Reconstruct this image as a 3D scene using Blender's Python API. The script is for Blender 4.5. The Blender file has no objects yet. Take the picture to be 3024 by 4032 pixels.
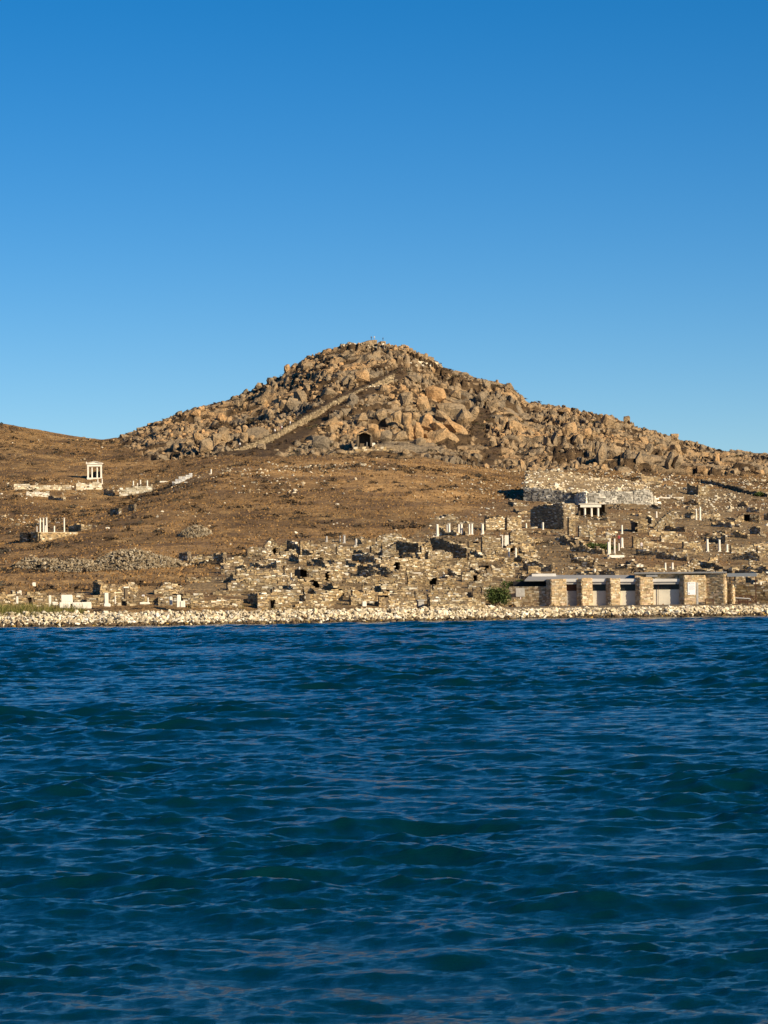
import bpy, bmesh, math, random
import numpy as np
from mathutils import Vector, Matrix
R = math.radians
random.seed(7)
RNG = np.random.default_rng(11)
scn = bpy.context.scene
COL = scn.collection

# ------------------------------------------------------------------ camera, sky, sun, exposure
F = 13400.0            # focal length in photograph pixels (3024 x 4032): a long phone tele lens
HY = 2222.0            # horizon row
CX = 1512.0
H = 7.0                # eye height on the boat deck, metres above the sea
ROLL = R(0.60)
cam_d = bpy.data.cameras.new('camera')
cam = bpy.data.objects.new('camera', cam_d); COL.objects.link(cam)
cam.location = (0, 0, H)
cam.rotation_euler = (R(90), ROLL, 0)
cam_d.sensor_fit = 'VERTICAL'; cam_d.sensor_height = 24.0
cam_d.lens = F / 4032 * 24.0
cam_d.shift_y = (HY - 2016) / 4032
cam_d.clip_start = 1.0; cam_d.clip_end = 20000
scn.camera = cam

SUN_AZ, SUN_EL = 50.0, 25.0      # degrees to the right of straight behind the camera; height
SUN_STRENGTH, SKY_STRENGTH = 5.0, 0.064
world = bpy.data.worlds.new('World'); scn.world = world; world.use_nodes = True
wn = world.node_tree; wn.nodes.clear()
sky = wn.nodes.new('ShaderNodeTexSky'); sky.sky_type = 'NISHITA'; sky.sun_disc = False
sd = Vector((math.sin(R(SUN_AZ)) * math.cos(R(SUN_EL)), -math.cos(R(SUN_AZ)) * math.cos(R(SUN_EL)), math.sin(R(SUN_EL))))
sky.sun_elevation = R(SUN_EL); sky.sun_rotation = math.atan2(sd.x, sd.y)
sky.altitude = 0; sky.air_density = 0.62; sky.dust_density = 0.0; sky.ozone_density = 3.6
hs = wn.nodes.new('ShaderNodeHueSaturation'); hs.inputs['Saturation'].default_value = 1.365
bg = wn.nodes.new('ShaderNodeBackground'); bg.inputs['Strength'].default_value = SKY_STRENGTH
wo = wn.nodes.new('ShaderNodeOutputWorld')
wn.links.new(sky.outputs[0], hs.inputs['Color']); wn.links.new(hs.outputs[0], bg.inputs[0]); wn.links.new(bg.outputs[0], wo.inputs[0])
sl = bpy.data.lights.new('sun', 'SUN'); sl.energy = SUN_STRENGTH; sl.angle = R(0.53); sl.color = (1.0, 0.82, 0.58)
so = bpy.data.objects.new('sun', sl); COL.objects.link(so)
so.rotation_euler = (-sd).to_track_quat('-Z', 'Y').to_euler(); so.location = (300, -300, 300)
vs = scn.view_settings
scn.display_settings.display_device = 'sRGB'
vs.view_transform = 'Standard'; vs.look = 'None'; vs.gamma = 1.0; vs.exposure = 0.6; vs.use_curve_mapping = False

# ------------------------------------------------------------------ numbers
def U(px, py):
    """photograph pixel -> the pixel of the same camera without its small roll"""
    return px + ROLL * (HY - py), py + ROLL * (px - CX)
def P(px, py, Y):
    x, y = U(px, py)
    return Vector(((x - CX) / F * Y, Y, H + (HY - y) / F * Y))

def _hash(ix, iy, seed):
    h = (ix.astype(np.int64) * 374761393 + iy.astype(np.int64) * 668265263 + seed * 974711) & 0xffffffff
    h = ((h ^ (h >> 13)) * 1274126177) & 0xffffffff
    return ((h ^ (h >> 16)) & 0xffff) / 65535.0
def vnoise(x, y, seed=0):
    x = np.asarray(x, float); y = np.asarray(y, float)
    ix = np.floor(x); iy = np.floor(y); fx = x - ix; fy = y - iy
    fx = fx * fx * fx * (fx * (fx * 6 - 15) + 10); fy = fy * fy * fy * (fy * (fy * 6 - 15) + 10)
    a = _hash(ix, iy, seed); b = _hash(ix + 1, iy, seed); c = _hash(ix, iy + 1, seed); d = _hash(ix + 1, iy + 1, seed)
    return (a + (b - a) * fx) * (1 - fy) + (c + (d - c) * fx) * fy
def fbm(x, y, seed=0, octs=4, gain=0.5):
    s = 0; a = 1; n = 0
    for o in range(octs):
        s = s + a * vnoise(x * 2 ** o + 17.3 * o, y * 2 ** o + 9.1 * o, seed + o); n += a; a *= gain
    return s / n
def smooth(e0, e1, x):
    t = np.clip((np.asarray(x, float) - e0) / (e1 - e0), 0, 1); return t * t * (3 - 2 * t)

# ------------------------------------------------------------------ terrain heights (a real height field; x across, Y inland)
SHX = np.array([-2500, -600, 0, 756, 1512, 2268, 3024, 3600, 5600]); SHY = np.array([404, 404, 404, 404, 411, 426, 430, 436, 440.])
def shore(px): return np.interp(px, SHX, SHY)
ROWS_S = [-25, 0, 6.5, 12, 30, 60, 110]
ROWS_Y = [600, 680, 760, 850, 930, 1000, 1100, 1200, 1300, 1364, 1450, 1600, 2000, 2400]
# image row at which the ground is seen, per column, per depth (the last depths lie behind the ridges)
TABX = [-1300, -600, 0, 400, 600, 800, 1200, 1600, 2000, 2400, 2800, 3024, 3600, 4300]
TAB = {
 -1300: [2340, 2300, 2255, 2200, 2150, 2095, 2020, 1915, 1850, 1755, 1690, 1640, 1640],
 -600: [2338, 2296, 2252, 2195, 2140, 2085, 2005, 1905, 1845, 1740, 1665, 1640, 1645],
 0:    [2336, 2292, 2250, 2190, 2132, 2070, 1990, 1900, 1842, 1750, 1682, 1668, 1690],
 400:  [2332, 2286, 2240, 2152, 2078, 2030, 1992, 1904, 1850, 1775, 1742, 1732, 1745],
 600:  [2331, 2282, 2231, 2142, 2050, 1968, 1962, 1893, 1838, 1755, 1700, 1682, 1690],
 800:  [2330, 2278, 2222, 2130, 2040, 1950, 1872, 1850, 1800, 1720, 1652, 1606, 1600],
 1200: [2330, 2270, 2208, 2132, 2050, 1952, 1858, 1815, 1785, 1660, 1540, 1440, 1408],
 1600: [2332, 2270, 2205, 2130, 2045, 1955, 1862, 1815, 1785, 1650, 1520, 1405, 1372],
 2000: [2334, 2270, 2205, 2130, 2055, 1985, 1905, 1862, 1825, 1720, 1620, 1535, 1512],
 2400: [2334, 2272, 2208, 2135, 2065, 1995, 1915, 1868, 1828, 1735, 1668, 1648, 1655],
 2800: [2334, 2276, 2216, 2150, 2085, 2015, 1945, 1893, 1862, 1800, 1772, 1770, 1790],
 3024: [2334, 2278, 2220, 2155, 2092, 2022, 1952, 1898, 1868, 1812, 1795, 1798, 1815],
 3600: [2336, 2282, 2228, 2165, 2105, 2040, 1975, 1920, 1890, 1840, 1820, 1830, 1850],
 4300: [2338, 2286, 2236, 2180, 2125, 2065, 2005, 1955, 1925, 1880, 1860, 1870, 1890],
}
RIDGE = [(-1300, 1630), (-600, 1640), (0, 1666), (100, 1680), (200, 1698), (300, 1716), (400, 1730), (470, 1722), (560, 1692), (640, 1662), (740, 1622), (900, 1582),
         (1000, 1540), (1100, 1482), (1200, 1416), (1300, 1370), (1400, 1354), (1500, 1350), (1600, 1366), (1700, 1408), (1760, 1450),
         (1850, 1480), (1960, 1500), (2020, 1520), (2080, 1578), (2200, 1600), (2300, 1626), (2450, 1662), (2600, 1716), (2700, 1748), (2850, 1782), (3024, 1794), (3600, 1812), (4300, 1860)]
def hermite_rows(xs, zs, q):
    """smooth (Catmull-Rom, non-uniform) interpolation"""
    m = np.gradient(zs, xs)
    i = np.clip(np.searchsorted(xs, q) - 1, 0, len(xs) - 2)
    h = xs[i + 1] - xs[i]; t = np.clip((q - xs[i]) / h, 0, 1)
    return ((2 * t ** 3 - 3 * t ** 2 + 1) * zs[i] + (t ** 3 - 2 * t ** 2 + t) * h * m[i] + (-2 * t ** 3 + 3 * t ** 2) * zs[i + 1] + (t ** 3 - t ** 2) * h * m[i + 1])
NXG = 590
GX = np.linspace(-550, 3600, NXG)
GY = np.concatenate([np.arange(396, 470, 1.5), np.arange(470, 640, 2.4), np.arange(640, 960, 3.4), np.arange(960, 1420, 1.6), np.arange(1420, 2400, 30)])
NYG = len(GY)
def build_heights():
    tabz = np.zeros((len(TABX), NYG))
    rx = np.array([r[0] for r in RIDGE], float); ry = np.array([r[1] for r in RIDGE], float)
    for c, px in enumerate(TABX):
        s0 = float(shore(px)); ys = []; zs = []
        for s, z in zip(ROWS_S[:4], (-3.2, -1.2, 1.0, 1.75)): ys.append(s0 + s); zs.append(z)
        rows = [s0 + s for s in ROWS_S[4:]] + ROWS_Y[:10]
        for Y, yp in zip(rows, TAB[px]):
            ys.append(Y); zs.append(H + (HY - (yp + ROLL * (px - CX))) / F * Y)
        top = zs[-1]
        for Y, k in ((1450, .90), (1600, .60), (2000, .05), (2400, -.05)): ys.append(Y); zs.append(top * k)
        tabz[c] = hermite_rows(np.array(ys), np.array(zs), GY)
    Z = np.zeros((NXG, NYG))
    tx = np.array(TABX, float)
    for j in range(NYG): Z[:, j] = hermite_rows(tx, tabz[:, j], GX)
    # bring the skyline to its traced height: scale what stands behind Y=1040 towards the ridge line
    for i in range(NXG):
        yr = np.interp(GX[i], rx, ry) + 4 + ROLL * (GX[i] - CX)
        ang = (Z[i] - H) / GY; far = GY > 1040
        amax = ang[far].max(); want = (HY - yr) / F
        base = 0.5 * want
        w = smooth(1010, 1230, GY) * (GY < 1900)
        k = want / amax
        Z[i] = H + (Z[i] - H) * (1 + (k - 1) * w)
    return Z
ZT = build_heights()
GXX, GYY = np.meshgrid(GX, GY, indexing='ij')
WX = (GXX - CX) / F * GYY
def rock_mask(px, Y):
    """1 on the rocky mountain, 0 on the scrub slopes"""
    px = np.asarray(px, float); Y = np.asarray(Y, float)
    b = np.interp(px, [-1000, 380, 480, 600, 850, 1000, 1600, 2000, 2400, 2800, 3024, 4000], [3000, 3000, 1130, 1030, 995, 985, 980, 962, 955, 985, 1005, 1040])
    return smooth(-12, 22, Y - b + 30 * (fbm(px / 90., Y / 40., 5) - .5))
RM = rock_mask(GXX, GYY)
land = smooth(8, 25, GYY - shore(GXX))
IMG0 = HY - (ZT - H) / GYY * F - ROLL * (GXX - CX); XIM0 = GXX - ROLL * (HY - IMG0)
PLX = [851, 979, 1093, 1208, 1322, 1437, 1510, 1590]; PLY = [1792, 1758, 1712, 1643, 1579, 1529, 1492, 1455]
def heath_band(xi, im):
    """the heath-covered strip along the stair path, and the gully right of the cliff"""
    line = np.interp(xi, PLX, PLY); up = np.interp(xi, [850, 1200, 1600], [12, 26, 22]); dn = np.interp(xi, [850, 1000, 1200, 1300, 1600], [40, 78, 74, 44, 26])
    on = smooth(835, 860, xi) * (1 - smooth(1590, 1612, xi))
    a = on * smooth(0, 8, im - line + up) * (1 - smooth(0, 10, im - line - dn))
    g = smooth(-34, -16, -np.abs(xi - (1905 + (im - 1700) * .25 + 25 * np.sin(im / 23)))) * smooth(1590, 1620, im) * .85
    return np.maximum(a, g)
HB = heath_band(XIM0, IMG0)
ZT += land * ((fbm(WX / 14, GYY / 14, 21) - .5) * 1.3 + (fbm(WX / 3, GYY / 3, 33, 3) - .5) * .45)
def worley(x, y, seed):
    ix = np.floor(x); iy = np.floor(y); f1 = np.full(x.shape, 9.); f2 = np.full(x.shape, 9.); r1 = np.zeros(x.shape); r2 = np.zeros(x.shape); ex = np.zeros(x.shape); ey = np.zeros(x.shape)
    for ox in (-1, 0, 1):
        for oy in (-1, 0, 1):
            cx = ix + ox; cy = iy + oy; jx = cx + _hash(cx, cy, seed); jy = cy + _hash(cx, cy, seed + 1); d = np.hypot(x - jx, y - jy)
            n = d < f1; f2 = np.where(n, f1, np.minimum(f2, d)); r1 = np.where(n, _hash(cx, cy, seed + 2), r1); r2 = np.where(n, _hash(cx, cy, seed + 3), r2); ex = np.where(n, x - jx, ex); ey = np.where(n, y - jy, ey); f1 = np.where(n, d, f1)
    return f1, f2, r1, r2, ex, ey
wxp = WX + 3.0 * (fbm(WX / 9, GYY / 9, 43, 3) - .5); wyp = GYY + 5.0 * (fbm(WX / 9 + 50, GYY / 9, 44, 3) - .5)
SH = .22 * (fbm(WX / 60, GYY / 80, 47, 2) - .3)              # joints lean with the cliff
REL = np.zeros_like(ZT); SCRUB = np.zeros_like(ZT)
for (cx_, cy_, amp, crk, sd_) in ((8.5, 13.0, 3.6, 1.8, 60), (3.4, 5.2, 1.7, .8, 70), (1.7, 2.6, .6, .3, 80)):
    f1, f2, r1, r2, ex, ey = worley(wxp / cx_ + SH * GYY / cx_, wyp / cy_, sd_)
    REL += (r1 - .5) * amp + ((r2 - .5) * ex * 1.3 + (r1 - .7) * ey * .8) * amp * .55 - crk * np.exp(-((f2 - f1) / .10) ** 2) - .25 * amp * f1
    if sd_ < 80: SCRUB = np.maximum(SCRUB, np.where(r1 < .18, 1, 0) * (.9 if sd_ == 70 else .6)); SCRUB = np.maximum(SCRUB, .8 * np.exp(-((f2 - f1) / .07) ** 2))
SCRUB = np.clip(np.maximum(SCRUB, smooth(.59, .69, fbm(WX / 11, GYY / 16, 48, 4))), 0, 1)
SCRUB = np.maximum(SCRUB, HB)
topw = 1 - .55 * smooth(1320, 1362, GYY)
ZT += RM * (1 - .9 * HB) * (GYY < 1420) * topw * REL * np.interp(GXX, [430, 700, 1000, 3600], [.5, .8, 1, 1])
crest = smooth(-40, 10, -np.abs(GYY - 1330)) * 0
def flatten(px0, px1, Y0, Y1, z, soft=3.0, softx=6.0):
    global ZT
    w = smooth(px0 - softx, px0, GXX) * (1 - smooth(px1, px1 + softx, GXX)) * smooth(Y0 - soft, Y0, GYY) * (1 - smooth(Y1, Y1 + soft, GYY))
    ZT = ZT * (1 - w) + z * w
_w = smooth(1960, 1985, GXX) * (1 - smooth(3300, 3400, GXX)) * smooth(6.5, 9.0, GYY - shore(GXX)) * (1 - smooth(453, 458, GYY))
ZT = ZT * (1 - _w) + 1.36 * _w                      # level ground of the shore building
def gz(X, Y):
    px = CX + np.asarray(X, float) * F / np.asarray(Y, float)
    i = np.clip((px - GX[0]) / (GX[1] - GX[0]), 0, NXG - 1.001); i0 = i.astype(int); fi = i - i0
    j0 = np.clip(np.searchsorted(GY, Y) - 1, 0, NYG - 2); fj = np.clip((Y - GY[j0]) / (GY[j0 + 1] - GY[j0]), 0, 1)
    return (ZT[i0, j0] * (1 - fi) + ZT[i0 + 1, j0] * fi) * (1 - fj) + (ZT[i0, j0 + 1] * (1 - fi) + ZT[i0 + 1, j0 + 1] * fi) * fj
def gzf(X, Y): return float(gz(np.array([X]), np.array([Y]))[0])
YM = np.concatenate([np.arange(400, 700, .5), np.arange(700, 1420, 1.0)])
def hit(px, py, y_min=0):
    """where the ground is seen at a pixel of the photograph"""
    x, y = U(px, py); u = (x - CX) / F
    z = gz(u * YM, YM); img = HY - (z - H) / YM * F
    ok = np.nonzero((img <= y) & (YM > max(y_min, float(shore(x)) + 1)))[0]
    Y = YM[ok[0]] if len(ok) else 1380.
    return Vector((u * Y, Y, gzf(u * Y, Y)))

# ------------------------------------------------------------------ materials
def new_mat(name):
    m = bpy.data.materials.new(name); m.use_nodes = True
    nt = m.node_tree; b = nt.nodes['Principled BSDF']; return m, nt, b
def nd(nt, t, **kw):
    n = nt.nodes.new(t)
    for k, v in kw.items():
        if k in n.inputs: n.inputs[k].default_value = v
        else: setattr(n, k, v)
    return n
def mixc(nt, fac, a, b, mode='MIX'):
    n = nt.nodes.new('ShaderNodeMix'); n.data_type = 'RGBA'; n.blend_type = mode
    for s, v in ((0, fac), (6, a), (7, b)):
        if hasattr(v, 'is_linked'): nt.links.new(v, n.inputs[s])
        elif s == 0: n.inputs[0].default_value = v
        else: n.inputs[s].default_value = (*v, 1) if len(v) == 3 else v
    return n.outputs[2]
def ramp(nt, src, stops):
    n = nt.nodes.new('ShaderNodeValToRGB'); nt.links.new(src, n.inputs[0])
    e = n.color_ramp.elements
    while len(e) < len(stops): e.new(0.5)
    for k, (p, c) in enumerate(stops):
        e[k].position = p; e[k].color = (*c, 1) if len(c) == 3 else (c[0],) * 3 + (1,)
    return n.outputs[0]
def noise(nt, vec, scale, detail=4, rough=.55):
    n = nt.nodes.new('ShaderNodeTexNoise'); n.inputs['Scale'].default_value = scale; n.inputs['Detail'].default_value = detail; n.inputs['Roughness'].default_value = rough
    nt.links.new(vec, n.inputs['Vector']); return n.outputs[0]
def bump(nt, b, h, strength, dist):
    n = nt.nodes.new('ShaderNodeBump'); n.inputs['Strength'].default_value = strength; n.inputs['Distance'].default_value = dist
    nt.links.new(h, n.inputs['Height']); nt.links.new(n.outputs[0], b.inputs['Normal'])
def attr_mat(name, scale=1.5, lo=.7, hi=1.25, bmp=.5, dist=.08, rough=.9):
    """per-piece colour attribute, with grain and fine relief"""
    m, nt, b = new_mat(name)
    a = nd(nt, 'ShaderNodeAttribute', attribute_name='Col'); g = nd(nt, 'ShaderNodeNewGeometry')
    n = noise(nt, g.outputs['Position'], scale, 5)
    f = ramp(nt, n, [(.3, (lo,) * 3), (.7, (hi,) * 3)])
    nt.links.new(mixc(nt, 1.0, a.outputs['Color'], f, 'MULTIPLY'), b.inputs['Base Color'])
    b.inputs['Roughness'].default_value = rough; b.inputs['Specular IOR Level'].default_value = .2
    bump(nt, b, noise(nt, g.outputs['Position'], scale * 3, 4), bmp, dist)
    return m
def flat_mat(name, c, rough=.7, var=.2, scale=2.0, bmp=.2, metal=0):
    m, nt, b = new_mat(name); g = nd(nt, 'ShaderNodeNewGeometry')
    n = noise(nt, g.outputs['Position'], scale, 5)
    f = ramp(nt, n, [(.3, tuple(x * (1 - var) for x in c)), (.7, tuple(min(1, x * (1 + var)) for x in c))])
    nt.links.new(f, b.inputs['Base Color']); b.inputs['Roughness'].default_value = rough; b.inputs['Metallic'].default_value = metal
    b.inputs['Specular IOR Level'].default_value = .25
    if bmp: bump(nt, b, noise(nt, g.outputs['Position'], scale * 4, 3), bmp, .03)
    return m
M = {}
M['terrain'] = attr_mat('dry scrub ground', .7, .5, 1.5, 1.0, .6)
M['stone'] = attr_mat('rubble stone', 2.2, .75, 1.2, .5, .06)
M['plant'] = attr_mat('foliage', 3.0, .6, 1.4, 0.0, .02)
M['marble'] = flat_mat('weathered marble', (.74, .70, .60), .6, .10, 1.4, .25)
M['marble_grey'] = flat_mat('grey weathered marble', (.42, .41, .38), .75, .25, 1.0, .35)
M['core'] = flat_mat('wall core earth', (.13, .10, .065), .95, .3, 2)
M['concrete'] = flat_mat('concrete', (.42, .41, .38), .85, .12, 1.5)
M['whitewash'] = flat_mat('white painted concrete', (.72, .70, .64), .8, .08, 1.0)
M['plaster'] = flat_mat('cream plaster', (.66, .62, .50), .85, .12, .8)
M['darkwood'] = flat_mat('dark brown wood', (.07, .032, .018), .6, .3, 4)
M['dark'] = flat_mat('painted interior shade', (.02, .02, .02), .6, .2, 2)  # near-black colour carries the shade inside the shelter
M['glass'] = flat_mat('dark window glass', (.015, .018, .02), .12, .1, 1, 0)
M['greyboard'] = flat_mat('grey weathered board', (.36, .35, .32), .8, .18, 3)
M['roof'] = flat_mat('grey roof felt', (.30, .30, .29), .85, .15, 1)
M['metal'] = flat_mat('blue grey metal sheet', (.24, .27, .30), .5, .08, 1)
M['white'] = flat_mat('white panel', (.80, .80, .80), .5, .03, 1, 0)
M['ink'] = flat_mat('printed ink', (.10, .14, .22), .6, .1, 1, 0)
M['red'] = flat_mat('red paint', (.25, .04, .03), .5, .15, 3, 0)
# granite of the mountain: grey and ochre patches by place, lichen and grain
def granite(scrub=False):
    m, nt, b = new_mat('granite bedrock' if scrub else 'granite'); g = nd(nt, 'ShaderNodeNewGeometry'); oi = nd(nt, 'ShaderNodeObjectInfo')
    a = nd(nt, 'ShaderNodeAttribute', attribute_name='Col')
    big = noise(nt, g.outputs['Position'], .022, 3); mid = noise(nt, g.outputs['Position'], .22, 5, .6); fine = noise(nt, g.outputs['Position'], 1.6, 5, .65)
    add = nd(nt, 'ShaderNodeMath', operation='MULTIPLY_ADD'); nt.links.new(mid, add.inputs[0]); add.inputs[1].default_value = .8; nt.links.new(big, add.inputs[2])
    add2 = nd(nt, 'ShaderNodeMath', operation='MULTIPLY_ADD'); nt.links.new(a.outputs['Fac'], add2.inputs[0]); add2.inputs[1].default_value = .35; nt.links.new(add.outputs[0], add2.inputs[2])
    c = ramp(nt, add2.outputs[0], [(.86, (.215, .176, .124)), (1.0, (.285, .217, .135)), (1.12, (.375, .26, .14)), (1.25, (.46, .285, .135))])
    # ramp clamps at 1: rescale
    sc = nd(nt, 'ShaderNodeMapRange'); nt.links.new(add2.outputs[0], sc.inputs[0]); sc.inputs[1].default_value = .75; sc.inputs[2].default_value = 1.4
    rp = c.node; nt.links.remove(rp.inputs[0].links[0]); nt.links.new(sc.outputs[0], rp.inputs[0])
    for e, p in zip(rp.color_ramp.elements, (.12, .38, .62, .9)): e.position = p
    f = ramp(nt, fine, [(.3, (.42,) * 3), (.5, (.95,) * 3), (.75, (1.35,) * 3)])
    col = mixc(nt, 1.0, c, f, 'MULTIPLY')
    if scrub:
        sa = nd(nt, 'ShaderNodeAttribute', attribute_name='Scrub'); hc = ramp(nt, noise(nt, g.outputs['Position'], .9, 5, .7), [(.3, (.045, .030, .018)), (.6, (.115, .075, .038)), (.75, (.17, .115, .05))])
        sf = nd(nt, 'ShaderNodeMath', operation='MULTIPLY_ADD'); nt.links.new(fine, sf.inputs[0]); sf.inputs[1].default_value = .9; nt.links.new(sa.outputs['Fac'], sf.inputs[2])
        col = mixc(nt, ramp(nt, sf.outputs[0], [(.72, (0,)), (.98, (1,))]), col, hc)
    nt.links.new(col, b.inputs['Base Color'])
    b.inputs['Roughness'].default_value = .9; b.inputs['Specular IOR Level'].default_value = .2
    h = nd(nt, 'ShaderNodeMath', operation='ADD'); nt.links.new(mid, h.inputs[0]); nt.links.new(fine, h.inputs[1])
    bump(nt, b, h.outputs[0], .9, .5)
    return m
M['granite'] = granite(); M['bedrock'] = granite(True)
def water():
    m, nt, b = new_mat('sea water'); g = nd(nt, 'ShaderNodeNewGeometry')
    b.inputs['Base Color'].default_value = (.0006, .020, .026, 1); b.inputs['Roughness'].default_value = .09; b.inputs['IOR'].default_value = 1.33
    mp = nd(nt, 'ShaderNodeMapping'); mp.inputs['Scale'].default_value = (1.0, 1.6, 1.0); nt.links.new(g.outputs['Position'], mp.inputs[0])
    n1 = noise(nt, mp.outputs[0], 4.5, 7, .70)
    bump(nt, b, n1, 1.0, .032)
    return m
M['water'] = water()

# ------------------------------------------------------------------ mesh collectors
class MB:
    """collects polygons with a colour per vertex; build() links them as ONE mesh object"""
    def __init__(s): s.v = []; s.f = []; s.c = []; s.n = 0
    def add(s, v, f, c):
        v = np.asarray(v, float); s.v.append(v); s.f += [tuple(i + s.n for i in q) for q in f]
        c = np.asarray(c, float); s.c.append(np.tile(c[:3], (len(v), 1)) if c.ndim == 1 else c); s.n += len(v); return s
    def build(s, name, mat, parent=None, smooth_=False):
        me = bpy.data.meshes.new(name)
        if s.n:
            V = np.concatenate(s.v); me.from_pydata(V.tolist(), [], s.f); me.update()
            ca = me.color_attributes.new('Col', 'FLOAT_COLOR', 'POINT')
            ca.data.foreach_set('color', np.c_[np.concatenate(s.c), np.ones(s.n)].astype(np.float32).ravel())
        if smooth_: me.polygons.foreach_set('use_smooth', [True] * len(me.polygons))
        me.materials.append(M[mat] if isinstance(mat, str) else mat)
        o = bpy.data.objects.new(name, me); COL.objects.link(o)
        if parent: o.parent = parent
        return o
def fast_mesh(name, V, T, C, mat, parent=None, smooth_=False):
    """triangles or quads from big arrays"""
    me = bpy.data.meshes.new(name); n = len(V); k = T.shape[1]
    me.vertices.add(n); me.vertices.foreach_set('co', V.astype(np.float32).ravel())
    me.loops.add(T.size); me.loops.foreach_set('vertex_index', T.astype(np.int32).ravel())
    me.polygons.add(len(T)); me.polygons.foreach_set('loop_start', np.arange(0, T.size, k, dtype=np.int32))
    me.polygons.foreach_set('use_smooth', np.full(len(T), smooth_))
    me.update(calc_edges=True); me.validate()
    if C is not None:
        ca = me.color_attributes.new('Col', 'FLOAT_COLOR', 'POINT')
        ca.data.foreach_set('color', np.c_[C, np.ones(n)].astype(np.float32).ravel())
    me.materials.append(M[mat] if isinstance(mat, str) else mat)
    o = bpy.data.objects.new(name, me); COL.objects.link(o)
    if parent: o.parent = parent
    return o
def tag(o, label=None, cat=None, group=None, kind=None):
    if label: o['label'] = label
    if cat: o['category'] = cat; o['kind'] = 'thing'
    if group: o['group'] = group
    if kind: o['kind'] = kind
    return o
def empty(name, loc, rz=0):
    o = bpy.data.objects.new(name, None); COL.objects.link(o); o.location = loc; o.rotation_euler = (0, 0, rz); o.empty_display_size = .2; return o

# ------------------------------------------------------------------ rocks
def rock_variant(kind, n, seed, detail=0):
    rg = np.random.default_rng(seed)
    d = rg.normal(size=(n, 3)); d /= np.linalg.norm(d, axis=1)[:, None]
    p = 2.2 if kind == 'round' else 5.0
    r = 1 / (np.abs(d) ** p).sum(1) ** (1 / p)
    r *= rg.uniform(.82, 1.0, n)
    pts = d * r[:, None] * .5
    bm = bmesh.new(); [bm.verts.new(q) for q in pts.tolist()]
    out = bmesh.ops.convex_hull(bm, input=bm.verts)
    junk = [e for e in out['geom_interior'] + out['geom_unused'] if isinstance(e, bmesh.types.BMVert)]
    if junk: bmesh.ops.delete(bm, geom=list(set(junk)), context='VERTS')
    if detail:
        bmesh.ops.subdivide_edges(bm, edges=bm.edges, cuts=detail, use_grid_fill=True)
        for v in bm.verts:
            k = vnoise(np.array([v.co.x * 5 + seed]), np.array([v.co.y * 5 + v.co.z * 4]), seed)[0]
            v.co *= .93 + .14 * k
    bmesh.ops.triangulate(bm, faces=bm.faces)
    bm.verts.index_update()
    V = np.array([v.co[:] for v in bm.verts]); T = np.array([[v.index for v in f.verts] for f in bm.faces])
    bm.free(); return V, T
ROCK_R = [rock_variant('round', 22, 100 + k) for k in range(12)]
ROCK_B = [rock_variant('block', 20, 200 + k) for k in range(14)]
ROCK_S = [rock_variant('block', 11, 300 + k) for k in range(14)]
def rotmat(rz, rx, ry):
    cz, sz, cx, sx, cy, sy = np.cos(rz), np.sin(rz), np.cos(rx), np.sin(rx), np.cos(ry), np.sin(ry)
    Rz = np.array([[cz, -sz, 0], [sz, cz, 0], [0, 0, 1]]); Rx = np.array([[1, 0, 0], [0, cx, -sx], [0, sx, cx]]); Ry = np.array([[cy, 0, sy], [0, 1, 0], [-sy, 0, cy]])
    return Rz @ Rx @ Ry
def scatter(variants, pos, scale, rots, cols):
    """merge one rock per row into big arrays"""
    Vs, Ts, Cs = [], [], []; n = 0
    for i in range(len(pos)):
        V, T = variants[i % len(variants)]
        Vs.append((V * scale[i]) @ rotmat(*rots[i]).T + pos[i]); Ts.append(T + n); Cs.append(np.tile(cols[i], (len(V), 1))); n += len(V)
    return np.concatenate(Vs), np.concatenate(Ts), np.concatenate(Cs)

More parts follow.
